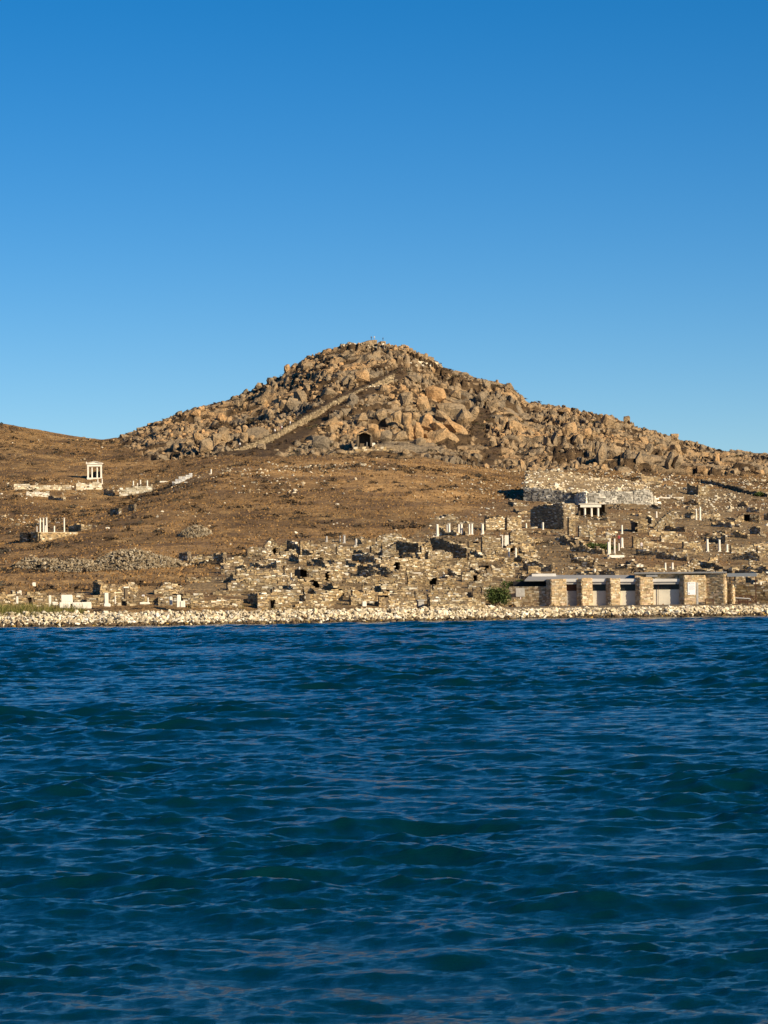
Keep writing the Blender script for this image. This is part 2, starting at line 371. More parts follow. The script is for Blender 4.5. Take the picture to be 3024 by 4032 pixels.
# ================================================================== THE SETTING
# ---- land: two sheets of one height field, the scrub slopes and the rocky mountain
def town_mask(px, Y):
    px = np.asarray(px, float); Y = np.asarray(Y, float); s = Y - shore(px)
    a = smooth(8, 14, s) * (1 - smooth(0, 12, Y - np.interp(px, [-1000, 0, 700, 800, 1100, 1600, 1750, 2000, 2100, 2700, 3024, 4000], [424, 426, 432, 452, 600, 606, 690, 760, 870, 880, 860, 820])))
    return a
def land_colour(px, Y, X):
    n1 = fbm(X / 22, Y / 30, 61, 4); n2 = fbm(X / 4, Y / 6, 71, 4); n3 = fbm(X / 60, Y / 70, 81, 3)
    c = np.array([.27, .165, .068]) * (0.45 + 1.1 * n1)[..., None] * (.6 + .8 * n2)[..., None]
    gold = smooth(.52, .72, n2 * .5 + n3 * .5)[..., None]; c = c * (1 - gold * .7) + np.array([.40, .265, .115]) * gold * .7
    dk = smooth(.50, .68, fbm(X / 9, Y / 16, 91, 4))[..., None]; c = c * (1 - dk * .55) + np.array([.075, .048, .030]) * dk * .55
    knoll_light = smooth(950, 1250, px) * (1 - smooth(1750, 2000, px)) * smooth(700, 800, Y) * (1 - smooth(940, 990, Y)); c = c * (1 + .35 * knoll_light * (.4 + n1))[..., None]  # knoll top brightened: its lighter shading is put into the ground colour
    tm = town_mask(px, Y)[..., None]; ct = np.array([.25, .18, .095]) * (.5 + .95 * n2)[..., None]
    gt = smooth(.5, .66, n1)[..., None] * .55; ct = ct * (1 - gt) + np.array([.20, .11, .045]) * gt
    c = c * (1 - tm * .9) + ct * tm * .9
    rm = rock_mask(px, Y)[..., None]; cr = np.array([.105, .068, .040]) * (.6 + .9 * n2)[..., None]
    rk = smooth(.42, .56, fbm(X / 7, Y / 9, 95, 4))[..., None]; cr = cr * (1 - rk * .8) + np.array([.20, .16, .11]) * rk * .8
    c = c * (1 - rm) + cr * rm
    s = Y - shore(px); sh = (1 - smooth(5, 9, s))[..., None]
    return c * (1 - sh) + np.array([.22, .18, .12]) * sh
VT = np.stack([WX, GYY, ZT], -1).reshape(-1, 3)
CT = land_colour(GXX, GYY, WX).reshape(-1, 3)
I = np.arange(NXG * NYG).reshape(NXG, NYG)
Q = np.stack([I[:-1, :-1], I[1:, :-1], I[1:, 1:], I[:-1, 1:]], -1)
mtn = RM[:-1, :-1] > .5
def sub_sheet(name, q, mat='terrain'):
    used = np.unique(q); remap = np.zeros(len(VT), int); remap[used] = np.arange(len(used))
    o = fast_mesh(name, VT[used], remap[q], CT[used] if mat == 'terrain' else np.full((len(used), 3), .5), mat, None, True)
    if mat != 'terrain': at = o.data.attributes.new('Scrub', 'FLOAT', 'POINT'); at.data.foreach_set('value', SCRUB.reshape(-1)[used].astype(np.float32))
    return o
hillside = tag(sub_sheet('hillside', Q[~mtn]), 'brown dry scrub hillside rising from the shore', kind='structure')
mountain = tag(sub_sheet('mountain', Q[mtn], 'bedrock'), 'rocky conical hill of granite boulders', kind='structure')

# ---- sea: wind waves from a random spectrum, real displaced surface
def wave_tile(N, L, lam, wdir, rms, cut, seed, spread=2.0):
    rg = np.random.default_rng(seed)
    k = np.fft.fftfreq(N, L / N) * 2 * np.pi; KX, KY = np.meshgrid(k, k, indexing='ij'); K = np.hypot(KX, KY); K[0, 0] = 1e-6
    kp = 2 * np.pi / lam
    S = np.exp(-1.2 * (kp / K) ** 2) / K ** 3.6 * np.exp(-(K * cut) ** 2)
    cosd = (KX * np.cos(wdir) + KY * np.sin(wdir)) / K
    S *= np.where(cosd > 0, np.abs(cosd) ** spread + .04, .03 + .1 * np.abs(cosd) ** spread); S[0, 0] = 0
    Hk = np.sqrt(S) * (rg.normal(size=K.shape) + 1j * rg.normal(size=K.shape))
    h = np.fft.ifft2(Hk).real; g = rms / h.std()
    dx = np.fft.ifft2(-1j * KX / K * Hk).real * g; dy = np.fft.ifft2(-1j * KY / K * Hk).real * g
    return h * g, dx, dy, L, N
def samp(A, L, N, X, Y):
    u = (X / L % 1) * N; v = (Y / L % 1) * N; i = u.astype(int) % N; j = v.astype(int) % N; fu = u - np.floor(u); fv = v - np.floor(v)
    i1 = (i + 1) % N; j1 = (j + 1) % N
    return (A[i, j] * (1 - fu) + A[i1, j] * fu) * (1 - fv) + (A[i, j1] * (1 - fu) + A[i1, j1] * fu) * fv
TILES = [wave_tile(512, 127.0, 9.0, R(-99), .100, .10, 1, 2.0), wave_tile(512, 61.0, 2.6, R(-80), .025, .036, 2, 1.3), wave_tile(512, 23.0, .9, R(-105), .0075, .012, 3, .8)]
def sea_sheet():
    rows = [30.0]
    while rows[-1] < 452:
        y = rows[-1]; rows.append(y + (.10 if y < 75 else .10 + (y - 75) * .0016 if y < 260 else .5))
    ry = np.array(rows); cu = np.linspace(-.150, .150, 245)
    YY, UU = np.meshgrid(ry, cu, indexing='ij'); XX = UU * (YY + 12)
    Z = np.zeros_like(XX); DX = np.zeros_like(XX); DY = np.zeros_like(XX)
    pg = .50 + 1.0 * smooth(.25, .8, fbm(XX / 14, YY / 26, 401, 3)); pr = .70 + .6 * smooth(.25, .75, fbm(XX / 7, YY / 12, 402, 4))
    for k, (h, dx, dy, L, N) in enumerate(TILES):
        a = R(13 * k); xr = XX * math.cos(a) - YY * math.sin(a); yr = XX * math.sin(a) + YY * math.cos(a)
        am = pr if k else pg
        Z += samp(h, L, N, xr, yr) * am
        ax = samp(dx, L, N, xr, yr) * am; ay = samp(dy, L, N, xr, yr) * am
        DX += ax * math.cos(a) + ay * math.sin(a); DY += -ax * math.sin(a) + ay * math.cos(a)
    calm = 1 - .55 * smooth(-22, 0, YY - shore(CX + XX / YY * F))
    V = np.stack([XX - DX * .95 * calm, YY - DY * .95 * calm, Z * calm], -1).reshape(-1, 3)
    n, m = XX.shape; I = np.arange(n * m).reshape(n, m)
    q = np.stack([I[:-1, :-1], I[:-1, 1:], I[1:, 1:], I[1:, :-1]], -1).reshape(-1, 4)
    return fast_mesh('sea', V, q, None, 'water', None, True)
sea = tag(sea_sheet(), 'deep blue choppy sea', kind='structure')
osea = MB(); B = 9000.
for (x0, x1, y0, y1) in ((-B, B, -B, B),): osea.add([(x0, y0, -1.2), (x1, y0, -1.2), (x1, y1, -1.2), (x0, y1, -1.2)], [(0, 1, 2, 3)], (0, 0, 0))
tag(osea.build('open_sea', 'water'), 'open sea around the island', kind='structure')

# ---- shore of tipped white rubble
def stone_colour(n, rg, pale=.5):
    base = np.array([[.68, .60, .43], [.59, .49, .32], [.45, .37, .24], [.74, .69, .56], [.32, .26, .17]])
    w = np.array([.30, .22, .15, .25, .08]); i = rg.choice(5, n, p=w / w.sum())
    return base[i] * rg.uniform(.75, 1.15, (n, 1))
def riprap():
    rg = np.random.default_rng(5); n = 13000
    px = rg.uniform(-380, 3400, n); t = rg.uniform(-.12, 1.12, n)
    Ys = shore(px); s = t * 6.6 + (fbm(px / 60., t * 0, 8) - .5) * 2
    X = (px - CX) / F * (Ys + s); Y = Ys + s
    z = -.35 + np.clip(t, -.1, 1.0) * 1.95 + rg.uniform(-.12, .16, n)
    z = np.where(t > .95, np.maximum(gz(X, Y) + .05, 1.2), z)
    z = np.where(px > 1985, np.minimum(z, 1.02 + rg.uniform(-.1, .12, n)), z)
    size = np.clip(rg.lognormal(-1.02, .36, n), .18, .95)
    c = stone_colour(n, rg)
    wet = z + rg.normal(0, .12, n) < .30
    wc = np.array([[.085, .060, .035], [.15, .11, .06], [.055, .045, .035], [.42, .27, .07]])[rg.choice(4, n, p=[.42, .3, .2, .08])]
    c = np.where(wet[:, None], wc * rg.uniform(.7, 1.2, (n, 1)), c)
    sc = size[:, None] * np.stack([rg.uniform(.8, 1.5, n), rg.uniform(.7, 1.2, n), rg.uniform(.55, .95, n)], 1)
    rot = np.stack([rg.uniform(0, 6.28, n), rg.normal(0, .4, n), rg.normal(0, .4, n)], 1)
    return np.stack([X, Y, z], 1), sc, rot, c, size, px
rp, rs, rr, rc, rsize, rpx = riprap()
bank = MB()   # earth bank under the stones
bx = np.linspace(-400, 3420, 80)
for a, b in zip(bx[:-1], bx[1:]):
    q = []
    for p in (a, b):
        y0 = float(shore(p)); q.append([((p - CX) / F * (y0 + d), y0 + d, z) for d, z in ((-.8, -1.0), (.6, -.35), (6.2, 1.35), (8.6, 1.45))])
    for k in range(3): bank.add([q[0][k], q[1][k], q[1][k + 1], q[0][k + 1]], [(0, 1, 2, 3)], (.16, .13, .09))
bank = tag(bank.build('rubble_shore', 'stone'), 'bank of tipped white rubble along the water', kind='structure')
inview = (rpx > 10) & (rpx < 3010) & (rp[:, 2] > 0)
order = np.argsort(-rsize * inview); big = order[:290]; rest = order[290:]
V, T, C = scatter(ROCK_S, rp[rest], rs[rest], rr[rest], rc[rest])
tag(fast_mesh('shore_stones', V, T, C, 'stone', bank), 'mass of smaller white shore stones', kind='stuff')
tones = [(.70, .63, .48), (.58, .49, .33), (.44, .37, .26), (.76, .73, .64), (.34, .28, .20), (.13, .09, .055)]
shore_mesh = {}
for vi in range(6):
    for ti, tc in enumerate(tones):
        V, T = rock_variant('block', 13, 500 + vi)
        o = fast_mesh('stone', V, T, np.tile(tc, (len(V), 1)), 'stone'); shore_mesh[vi, ti] = o.data; bpy.data.objects.remove(o)
TN = np.array(tones)
for i in big:
    ti = int(np.argmin(np.abs(TN - rc[i]).sum(1)))
    o = bpy.data.objects.new('stone', shore_mesh[int(i) % 6, ti]); COL.objects.link(o); o.parent = bank
    o.location = rp[i]; o.scale = rs[i]; o.rotation_euler = rr[i][[1, 2, 0]]

# ---- granite boulders of the mountain
BIG = []   # (px, py centre, w px, h px, tilt) read off the photograph
for (cx, cy, w, h, t) in [(790,540,180,150,0),(970,565,90,85,0),(690,640,110,150,15),(545,610,100,120,10),(930,690,230,150,-10),(1040,760,130,180,-20),(1110,740,80,170,-35),(720,810,110,160,8),(640,870,90,180,5),(545,760,80,110,0),(465,750,80,120,0),(620,760,80,90,0),(880,780,250,100,-38),(960,850,200,110,-40),(850,860,220,90,-38),(800,930,200,110,15),(920,920,160,90,-40),(660,960,110,90,20),(570,890,80,150,5),(480,925,130,90,20),(370,930,110,120,0),(330,740,90,110,0),(160,790,90,80,20),(90,590,90,90,0),(1430,490,80,60,0),(600,420,140,60,0),(1040,380,90,50,0),(1290,960,60,110,10),(1190,600,90,100,-20),(1290,640,80,80,-20),(1380,800,70,110,0),(860,480,60,60,0),(400,790,60,80,0),(255,860,80,70,0)]:
    BIG.append((1350 + cx * .458, 1300 + cy * .458, w * .458, h * .458, t))
for (cx, cy, w, h, t) in [(130,1010,130,170,0),(830,330,45,80,0),(1470,400,110,110,0),(1190,530,110,80,0),(1340,440,80,90,0),(940,570,110,100,0),(800,640,80,100,0),(870,660,120,110,0),(1400,600,90,110,0),(570,890,180,140,-20),(460,930,60,90,0),(465,855,60,80,0),(280,900,90,130,0),(400,640,50,80,0),(1000,310,110,70,15),(1520,120,80,60,0),(40,720,90,70,0),(375,585,60,50,0),(480,540,50,50,0),(280,630,40,40,0),(690,430,70,60,0),(590,480,70,60,0),(910,290,100,60,10),(730,790,60,70,0),(215,950,80,120,0),(60,920,90,90,0),(1210,790,120,70,25),(1120,970,130,120,0),(1290,1060,90,50,0)]:
    BIG.append((750 + cx * .458, 1300 + cy * .458, w * .458, h * .458, t))
for (cx, cy, w, h, t) in [(395,310,80,110,0),(360,190,80,40,0),(640,270,90,90,0),(840,520,50,90,0),(1070,430,60,50,0),(1240,430,40,60,0),(680,460,80,100,-10),(600,480,60,150,-12),(900,430,40,60,0),(1060,360,50,40,0),(1330,500,40,80,0),(760,250,40,50,0),(1030,550,40,110,-25),(1080,560,50,100,-25),(500,330,60,70,0),(450,380,60,80,0),(250,390,40,80,0),(300,380,40,90,0)]:
    BIG.append((2000 + cx * .6173, 1500 + cy * .6173, w * .6173, h * .6173, t))
bverts = []
for vi in range(14):
    V, T = rock_variant('block' if vi % 3 else 'round', 26, 700 + vi, 1)
    o = fast_mesh('boulder', V, T, np.full((len(V), 3), (.15, .35, .55, .8, .5)[vi % 5]), 'granite'); bverts.append(o.data); bpy.data.objects.remove(o)
def put_boulder(k, loc, sc, rot):
    o = bpy.data.objects.new('boulder', bverts[k % len(bverts)]); COL.objects.link(o); o.parent = mountain
    o.location = loc; o.scale = sc; o.rotation_euler = rot; return o
for k, (px, py, w, h, t) in enumerate(BIG):
    p = hit(px, py + h * .35, 985); m = p.y / F
    sx, sz = w * m * 1.22, h * m * 1.25
    put_boulder((3, 8, 13, 2, 7, 12)[k % 6] if k < 20 else k, (p.x, p.y + .25 * sx, p.z + sz * .22), (sx, max(sx, sz) * .8, sz), (random.uniform(-.12, .05), R(-t), random.uniform(-.35, .35)))
def boulders():
    rg = np.random.default_rng(9); n = 70000
    px = rg.uniform(300, 3700, n); Y = rg.uniform(950, 1368, n)
    m = rock_mask(px, Y)
    X = (px - CX) / F * Y; z = gz(X, Y)
    img = HY - (z - H) / Y * F - ROLL * (px - CX); ximg = px - ROLL * (HY - img)
    dens = smooth(.34, .56, fbm(X / 24, Y / 34, 131, 3)) * .9 + .1
    hb = heath_band(ximg, img); cave = (np.abs(ximg - 1437) < 42) & (img > 1700) & (img < 1795)
    keep = (m > .5) & (rg.random(n) < dens * (1 - .97 * hb) * np.where(cave, 0, 1) * np.where((ximg > 1660) & (ximg < 1890) & (img > 1500) & (img < 1765), .12, np.where((ximg > 1450) & (ximg <= 1660) & (img > 1560) & (img < 1770), .5, 1)) * .42)
    # a sprinkle of boulders on the left ridge
    left = (px < 480) & (Y > 1100) & (rg.random(n) < .012)
    keep |= left & (m < .5)
    px, Y, X, z = px[keep], Y[keep], X[keep], z[keep]; n = len(px)
    size = np.clip(rg.lognormal(-.12, .55, n), .38, 3.2); size = np.where(px < 480, np.minimum(size, 2.2), size)
    grow = np.interp(px, [480, 1000, 1600, 2000, 3024], [.9, 1.0, 1.0, .85, .85]); size *= grow
    sc = size[:, None] * np.stack([rg.uniform(.85, 1.5, n), rg.uniform(.9, 1.3, n), rg.uniform(.7, 1.4, n)], 1)
    rot = np.stack([rg.normal(.45, .4, n), rg.normal(-.1, .18, n), rg.normal(.10, .20, n)], 1)
    tall = smooth(2080, 2200, px) * (1 - smooth(2650, 2850, px)) * smooth(1090, 1060, Y) if False else np.where((px > 1900) & (px < 2750) & (rg.random(n) < .5), 1.5, 1.0); sc[:, 2] *= tall; sc[:, 0] /= np.sqrt(tall)
    img = HY - (z - H) / Y * F
    return np.stack([X, Y, z - .02 * sc[:, 2]], 1), sc, rot, rg.uniform(0, 1, n), size, px
bp, bs, br, bt, bsize, bpx = boulders()
inv = (bpx > 20) & (bpx < 3000) & (bp[:, 1] < 1335)
order = np.argsort(-bsize * inv); nb = 300 - len(BIG); bigs = order[:nb]; rest = order[nb:]
for i in bigs: put_boulder(int(i), bp[i], bs[i], br[i][[1, 2, 0]])
for a, b_ in ((0, 1),):
    V, T, C = scatter(ROCK_B + ROCK_R[:5], bp[rest], bs[rest], br[rest], np.repeat(bt[rest][:, None], 3, 1))
    tag(fast_mesh('smaller_boulders', V, T, C, 'granite', mountain), 'mass of smaller granite boulders', kind='stuff')
print('boulders', len(bp), 'tris', len(T))

# ---- dry shrubs, grass tufts and loose stones: what nobody could count
def clump_variant(seed, n=34):
    rg = np.random.default_rng(seed); V, T = [], []
    for k in range(n):
        d = rg.normal(size=3); d[2] = abs(d[2]) * .9; d /= np.linalg.norm(d); r = rg.uniform(.45, 1.0)
        c = d * r * np.array([.5, .5, .55]); a = rg.normal(size=(3, 3)) * .115
        V += list(c + a); T.append((3 * k, 3 * k + 1, 3 * k + 2))
    return np.array(V), np.array(T)
CLUMP = [clump_variant(k) for k in range(10)]
def shrubs(name, n, px0, px1, Y0, Y1, dens_fn, size, cols, seed, parent, label):
    rg = np.random.default_rng(seed); px = rg.uniform(px0, px1, n); Y = np.sqrt(rg.uniform(Y0 ** 2, Y1 ** 2, n)); X = (px - CX) / F * Y
    k = rg.random(n) < dens_fn(px, Y, X); px, Y, X = px[k], Y[k], X[k]; n = len(px)
    s = np.minimum(rg.lognormal(math.log(size), .45, n), size * 1.7); pos = np.stack([X, Y, gz(X, Y) - .05 * s], 1)
    sc = s[:, None] * np.stack([rg.uniform(.9, 1.8, n), rg.uniform(.9, 1.6, n), rg.uniform(.6, 1.0, n)], 1)
    c = np.array(cols)[rg.integers(0, len(cols), n)] * rg.uniform(.7, 1.3, (n, 1))
    V, T, C = scatter(CLUMP, pos, sc, np.stack([rg.uniform(0, 6.28, n), np.zeros(n), np.zeros(n)], 1), c)
    C = C * rg.uniform(.75, 1.25, (len(C), 1))
    return tag(fast_mesh(name, V, T, C, 'plant', parent), label, kind='stuff')
shrubs('heath_shrubs', 13000, 350, 3500, 980, 1390, lambda px, Y, X: rock_mask(px, Y) * (Y < 1366) * .42, 1.25, [(.085, .052, .032), (.06, .042, .030), (.11, .068, .032), (.07, .06, .03)], 41, mountain, 'dark dry heath shrubs between the boulders')
shrubs('scrub_bushes', 12000, -500, 3500, 440, 1240, lambda px, Y, X: (1 - rock_mask(px, Y)) * (1 - .8 * town_mask(px, Y)) * np.maximum(.05 + .95 * smooth(.50, .64, fbm(X / 20, Y / 36, 151, 3)), .75 * np.exp(-((px - 480) / 190) ** 2 - ((Y - 735) / 70) ** 2)) * .75, 1.25, [(.055, .042, .030), (.07, .052, .034), (.09, .062, .034), (.05, .045, .034)], 42, hillside, 'dark low thorn bushes dotted over the brown slope')
def tufts(name, n, seed, px0, px1, Y0, Y1, dens_fn, hgt, cols, parent, label, wid=.5, green=None):
    rg = np.random.default_rng(seed); px = rg.uniform(px0, px1, n); Y = np.sqrt(rg.uniform(Y0 ** 2, Y1 ** 2, n)); X = (px - CX) / F * Y
    k = rg.random(n) < dens_fn(px, Y, X); px, Y, X = px[k], Y[k], X[k]; n = len(px)
    b = np.stack([X, Y, gz(X, Y) - .03], 1); h = hgt * rg.uniform(.5, 1.4, n); w = wid * rg.uniform(.5, 1.3, n)
    a = rg.uniform(0, 6.28, n); dx = np.stack([np.cos(a), np.sin(a), np.zeros(n)], 1) * w[:, None]
    lean = np.stack([rg.normal(0, .3, n) + .2, rg.normal(0, .3, n), np.ones(n)], 1) * h[:, None]
    V = np.stack([b - dx, b + dx, b + lean + dx * .2, b + lean - dx * .2], 1).reshape(-1, 3)
    T = np.arange(4 * n).reshape(n, 4)
    c = np.array(cols)[rg.integers(0, len(cols), n)] * rg.uniform(.75, 1.3, (n, 1)); C = np.repeat(c, 4, 0)
    return tag(fast_mesh(name, V, T, C, 'plant', parent), label, kind='stuff')
tufts('dry_grass', 130000, 43, -400, 3400, 430, 1250, lambda px, Y, X: (1 - rock_mask(px, Y)) * (1 - .75 * town_mask(px, Y)) * (.25 + .75 * smooth(.35, .6, fbm(X / 12, Y / 18, 161, 3))), .26, [(.23, .14, .055), (.20, .115, .045), (.16, .09, .036), (.28, .175, .072)], hillside, 'dry golden grass and thistle on the slope', .20)
def loose(name, n, seed, dens_fn, size, pale, label, px0=-400, px1=3400, Y0=425, Y1=1150):
    rg = np.random.default_rng(seed); px = rg.uniform(px0, px1, n); Y = np.sqrt(rg.uniform(Y0 ** 2, Y1 ** 2, n)); X = (px - CX) / F * Y
    k = rg.random(n) < dens_fn(px, Y, X); px, Y, X = px[k], Y[k], X[k]; n = len(px)
    s = np.clip(rg.lognormal(math.log(size), .45, n), .12, 1.6); pos = np.stack([X, Y, gz(X, Y) + .12 * s], 1)
    sc = s[:, None] * np.stack([rg.uniform(.8, 1.5, n), rg.uniform(.8, 1.2, n), rg.uniform(.5, .9, n)], 1)
    c = stone_colour(n, rg) * pale
    V, T, C = scatter(ROCK_S, pos, sc, np.stack([rg.uniform(0, 6.28, n), rg.normal(0, .3, n), rg.normal(0, .3, n)], 1), c)
    return tag(fast_mesh(name, V, T, C, 'stone', hillside), label, kind='stuff')
def d_town(px, Y, X):
    return town_mask(px, Y) * (.15 + .85 * smooth(.35, .62, fbm(X / 7, Y / 9, 171, 3)))
loose('fallen_stones', 9000, 44, d_town, .36, .66, 'fallen building stones strewn among the ruins', Y1=880)
def spot(px, py, r):   # a round-ish stony patch seen at a pixel
    p = hit(px, py); return p.x, p.y, r
PATCH = [spot(1250, 1840, 14), spot(1150, 1905, 10), spot(1010, 1850, 12), spot(880, 1860, 9), spot(1900, 1915, 12), spot(1960, 1945, 10), spot(1870, 1935, 9), spot(1740, 1975, 6), spot(90, 2060, 8), spot(40, 2040, 8), spot(690, 2030, 6), spot(1080, 1935, 8), spot(800, 1890, 8), spot(2030, 1860, 8), spot(30, 1935, 8)] + [(lambda p: (p.x, p.y, r_))(hit(a_, b_, 850)) for a_, b_, r_ in ((90, 1918, 6), (160, 1925, 7), (240, 1930, 7), (150, 1950, 6), (330, 1915, 6), (300, 1935, 6), (430, 1925, 6), (520, 1928, 6), (580, 1920, 6), (480, 1942, 5), (230, 1900, 5))]
def d_patch(px, Y, X):
    d = np.zeros(len(X))
    for (x, y, r) in PATCH: d = np.maximum(d, .8 * np.exp(-(((X - x) / r) ** 2 + ((Y - y) / (1.8 * r)) ** 2)))
    return (d + .03) * (1 - town_mask(px, Y)) * (1 - rock_mask(px, Y))
loose('field_stones', 26000, 45, d_patch, .40, .85, 'pale field stones scattered over the brown hill', Y0=520)
def d_up(px, Y, X):   # stony slope round the theatre, right of the brown hill
    return smooth(2050, 2150, px) * (1 - smooth(0, 40, Y - 950)) * smooth(740, 790, Y) * (.1 + .9 * smooth(.42, .6, fbm(X / 9, Y / 14, 181, 3)))
loose('theatre_rubble', 3600, 46, d_up, .52, .8, 'tumbled pale blocks on the slope around the theatre', 2000, 3400, 740, 1000)
# summit and shoulder stones, pale
def d_top(px, Y, X):
    z = gz(X, Y); img = HY - (z - H) / Y * F - ROLL * (px - CX)
    return ((np.abs(img - 1362 - (px - 1450) * .03) < 9) & (px > 1290) & (px < 1600)) * .5 + ((np.abs(px - 1690) < 70) & (np.abs(img - 1435) < 10)) * .6 + ((np.abs(px - 1510) < 50) & (np.abs(img - 1518) < 7)) * .15
loose('summit_stones', 12000, 47, d_top, .8, 1.0, 'pale stones of the ruined summit terraces', 1250, 1800, 1150, 1400)
# rubble mounds: grey heaps of small stones on the left slope
def mound(name, px, py, wpx, hpx, label, n=1500, seed=1):
    rg = np.random.default_rng(seed); p = hit(px, py); m = p.y / F; rx = wpx * m / 2; hz = hpx * m
    r = np.sqrt(rg.uniform(0, 1, n)); a = rg.uniform(0, 6.28, n); x = r * np.cos(a); y = r * np.sin(a)
    X = p.x + x * rx; Y = p.y + 4 + y * 7
    lump = .55 + .8 * fbm(x * 2.2 + seed, y * 1.6, seed, 3)
    z = gz(X, Y) + hz * (1 - r ** 2.4) * lump + .05
    s = np.clip(rg.lognormal(-1.2, .35, n), .13, .7)
    c = np.array([[.24, .19, .12], [.29, .235, .15], [.37, .32, .23], [.18, .135, .08]])[rg.integers(0, 4, n)] * rg.uniform(.75, 1.2, (n, 1))
    sc = s[:, None] * rg.uniform(.7, 1.3, (n, 3)); V, T, C = scatter(ROCK_S, np.stack([X, Y, z], 1), sc, rg.uniform(0, 6, (n, 3)), c)
    core = MB(); k = 20; vs = [(p.x, p.y + 4, float(gzf(p.x, p.y + 4)) + hz * .8 * float(.55 + .8 * fbm(np.array([seed + 0.]), np.array([0.]), seed, 3)[0]) - .1)]
    for ring in (.35, .7, 1.0):
        for q in range(k):
            aa = q / k * 6.2832; X1 = p.x + math.cos(aa) * rx * ring; Y1 = p.y + 4 + math.sin(aa) * 7 * ring
            vs.append((X1, Y1, gzf(X1, Y1) + hz * .8 * (1 - ring ** 2.4) * float(.55 + .8 * fbm(np.array([math.cos(aa) * ring * 2.2 + seed]), np.array([math.sin(aa) * ring * 1.6]), seed, 3)[0]) - .1))
    fs = [(0, 1 + q, 1 + (q + 1) % k) for q in range(k)] + [(1 + r0 * k + q, 1 + (r0 + 1) * k + q, 1 + (r0 + 1) * k + (q + 1) % k, 1 + r0 * k + (q + 1) % k) for r0 in range(2) for q in range(k)]
    core.add(vs, fs, (.20, .165, .11)); o = tag(core.build(name, 'stone', None, True), label, 'rubble mound', 'rubble mounds on the left slope')
    tag(fast_mesh('stones', V, T, C, 'stone', o), kind='stuff')
mound('rubble_mound', 520, 2242, 430, 66, 'long grey mound of excavated rubble on the left slope', 2600, 3)
mound('rubble_mound', 300, 2248, 240, 44, 'low grey rubble mound joined to the left end of the long mound', 900, 4)
mound('rubble_mound', 150, 2240, 230, 40, 'leftmost grey rubble heap on the slope above the reeds', 900, 6)
mound('rubble_mound', 765, 2112, 130, 32, 'small grey rubble heap on the brown slope above the first ruins', 600, 5)
# reeds by the water on the left
tufts('shore_grass', 9000, 48, -260, 330, 409, 416, lambda px, Y, X: smooth(-40, 0, 330 - px) * np.where(px < 140, 1.0, .45), .95, [(.13, .14, .035), (.18, .17, .05), (.25, .19, .08), (.10, .11, .03)], hillside, 'green and straw coloured grass above the shore stones', .035)
tufts('shore_straw', 9000, 49, 250, 2000, 411, 424, lambda px, Y, X: .5 * smooth(.5, .62, fbm(X / 5, Y / 5, 191, 3)), .45, [(.25, .17, .07), (.19, .14, .05), (.13, .12, .045)], hillside, 'dry straw along the top of the shore bank', .05)

print('tris so far', sum(len(o.data.loop_triangles) or sum(len(p.vertices) - 2 for p in o.data.polygons) if len(o.data.polygons) < 2000 else len(o.data.loops) - 2 * len(o.data.polygons) for o in COL.objects if o.type == 'MESH'))

# ================================================================== THINGS
def hull_mesh(pts):
    bm = bmesh.new(); [bm.verts.new(p) for p in pts]
    out = bmesh.ops.convex_hull(bm, input=bm.verts)
    junk = [e for e in out['geom_interior'] + out['geom_unused'] if isinstance(e, bmesh.types.BMVert)]
    if junk: bmesh.ops.delete(bm, geom=list(set(junk)), context='VERTS')
    bm.verts.index_update()
    V = [v.co[:] for v in bm.verts]; Fs = [[v.index for v in f.verts] for f in bm.faces]; bm.free(); return np.array(V), Fs
def chipped(w, d, h, chip=.05, rg=RNG, taper=1.0):
    """a dressed block with worn corners, standing on z = 0"""
    pts = []
    for sx in (-1, 1):
        for sy in (-1, 1):
            for sz in (0, 1):
                c = rg.uniform(.3, 1.6, 3) * chip; k = taper if sz else 1.0
                b = np.array([sx * w / 2 * k, sy * d / 2 * k, sz * h]); dz = -1 if sz else 1
                for ax in range(3):
                    q = b.copy()
                    for o in range(3):
                        if o != ax: q[o] += (-sx, -sy, dz)[o] * c[o]
                    pts.append(q)
    return hull_mesh(pts)
def xf(V, loc, rz=0, rx=0, ry=0): return np.asarray(V, float) @ rotmat(rz, rx, ry).T + np.array(loc)
def box_vf(x0, x1, y0, y1, z0, z1):
    V = [(x0, y0, z0), (x1, y0, z0), (x1, y1, z0), (x0, y1, z0), (x0, y0, z1), (x1, y0, z1), (x1, y1, z1), (x0, y1, z1)]
    return V, [(0, 3, 2, 1), (4, 5, 6, 7), (0, 1, 5, 4), (1, 2, 6, 5), (2, 3, 7, 6), (3, 0, 4, 7)]
def prism(mb, poly, z0, z1, col=(1, 1, 1)):
    n = len(poly); za = z0 if hasattr(z0, '__len__') else [z0] * n; zb = z1 if hasattr(z1, '__len__') else [z1] * n
    V = [(x, y, za[i]) for i, (x, y) in enumerate(poly)] + [(x, y, zb[i]) for i, (x, y) in enumerate(poly)]
    mb.add(V, [tuple(range(n))[::-1], tuple(range(n, 2 * n))] + [(i, (i + 1) % n, n + (i + 1) % n, n + i) for i in range(n)], col); return mb
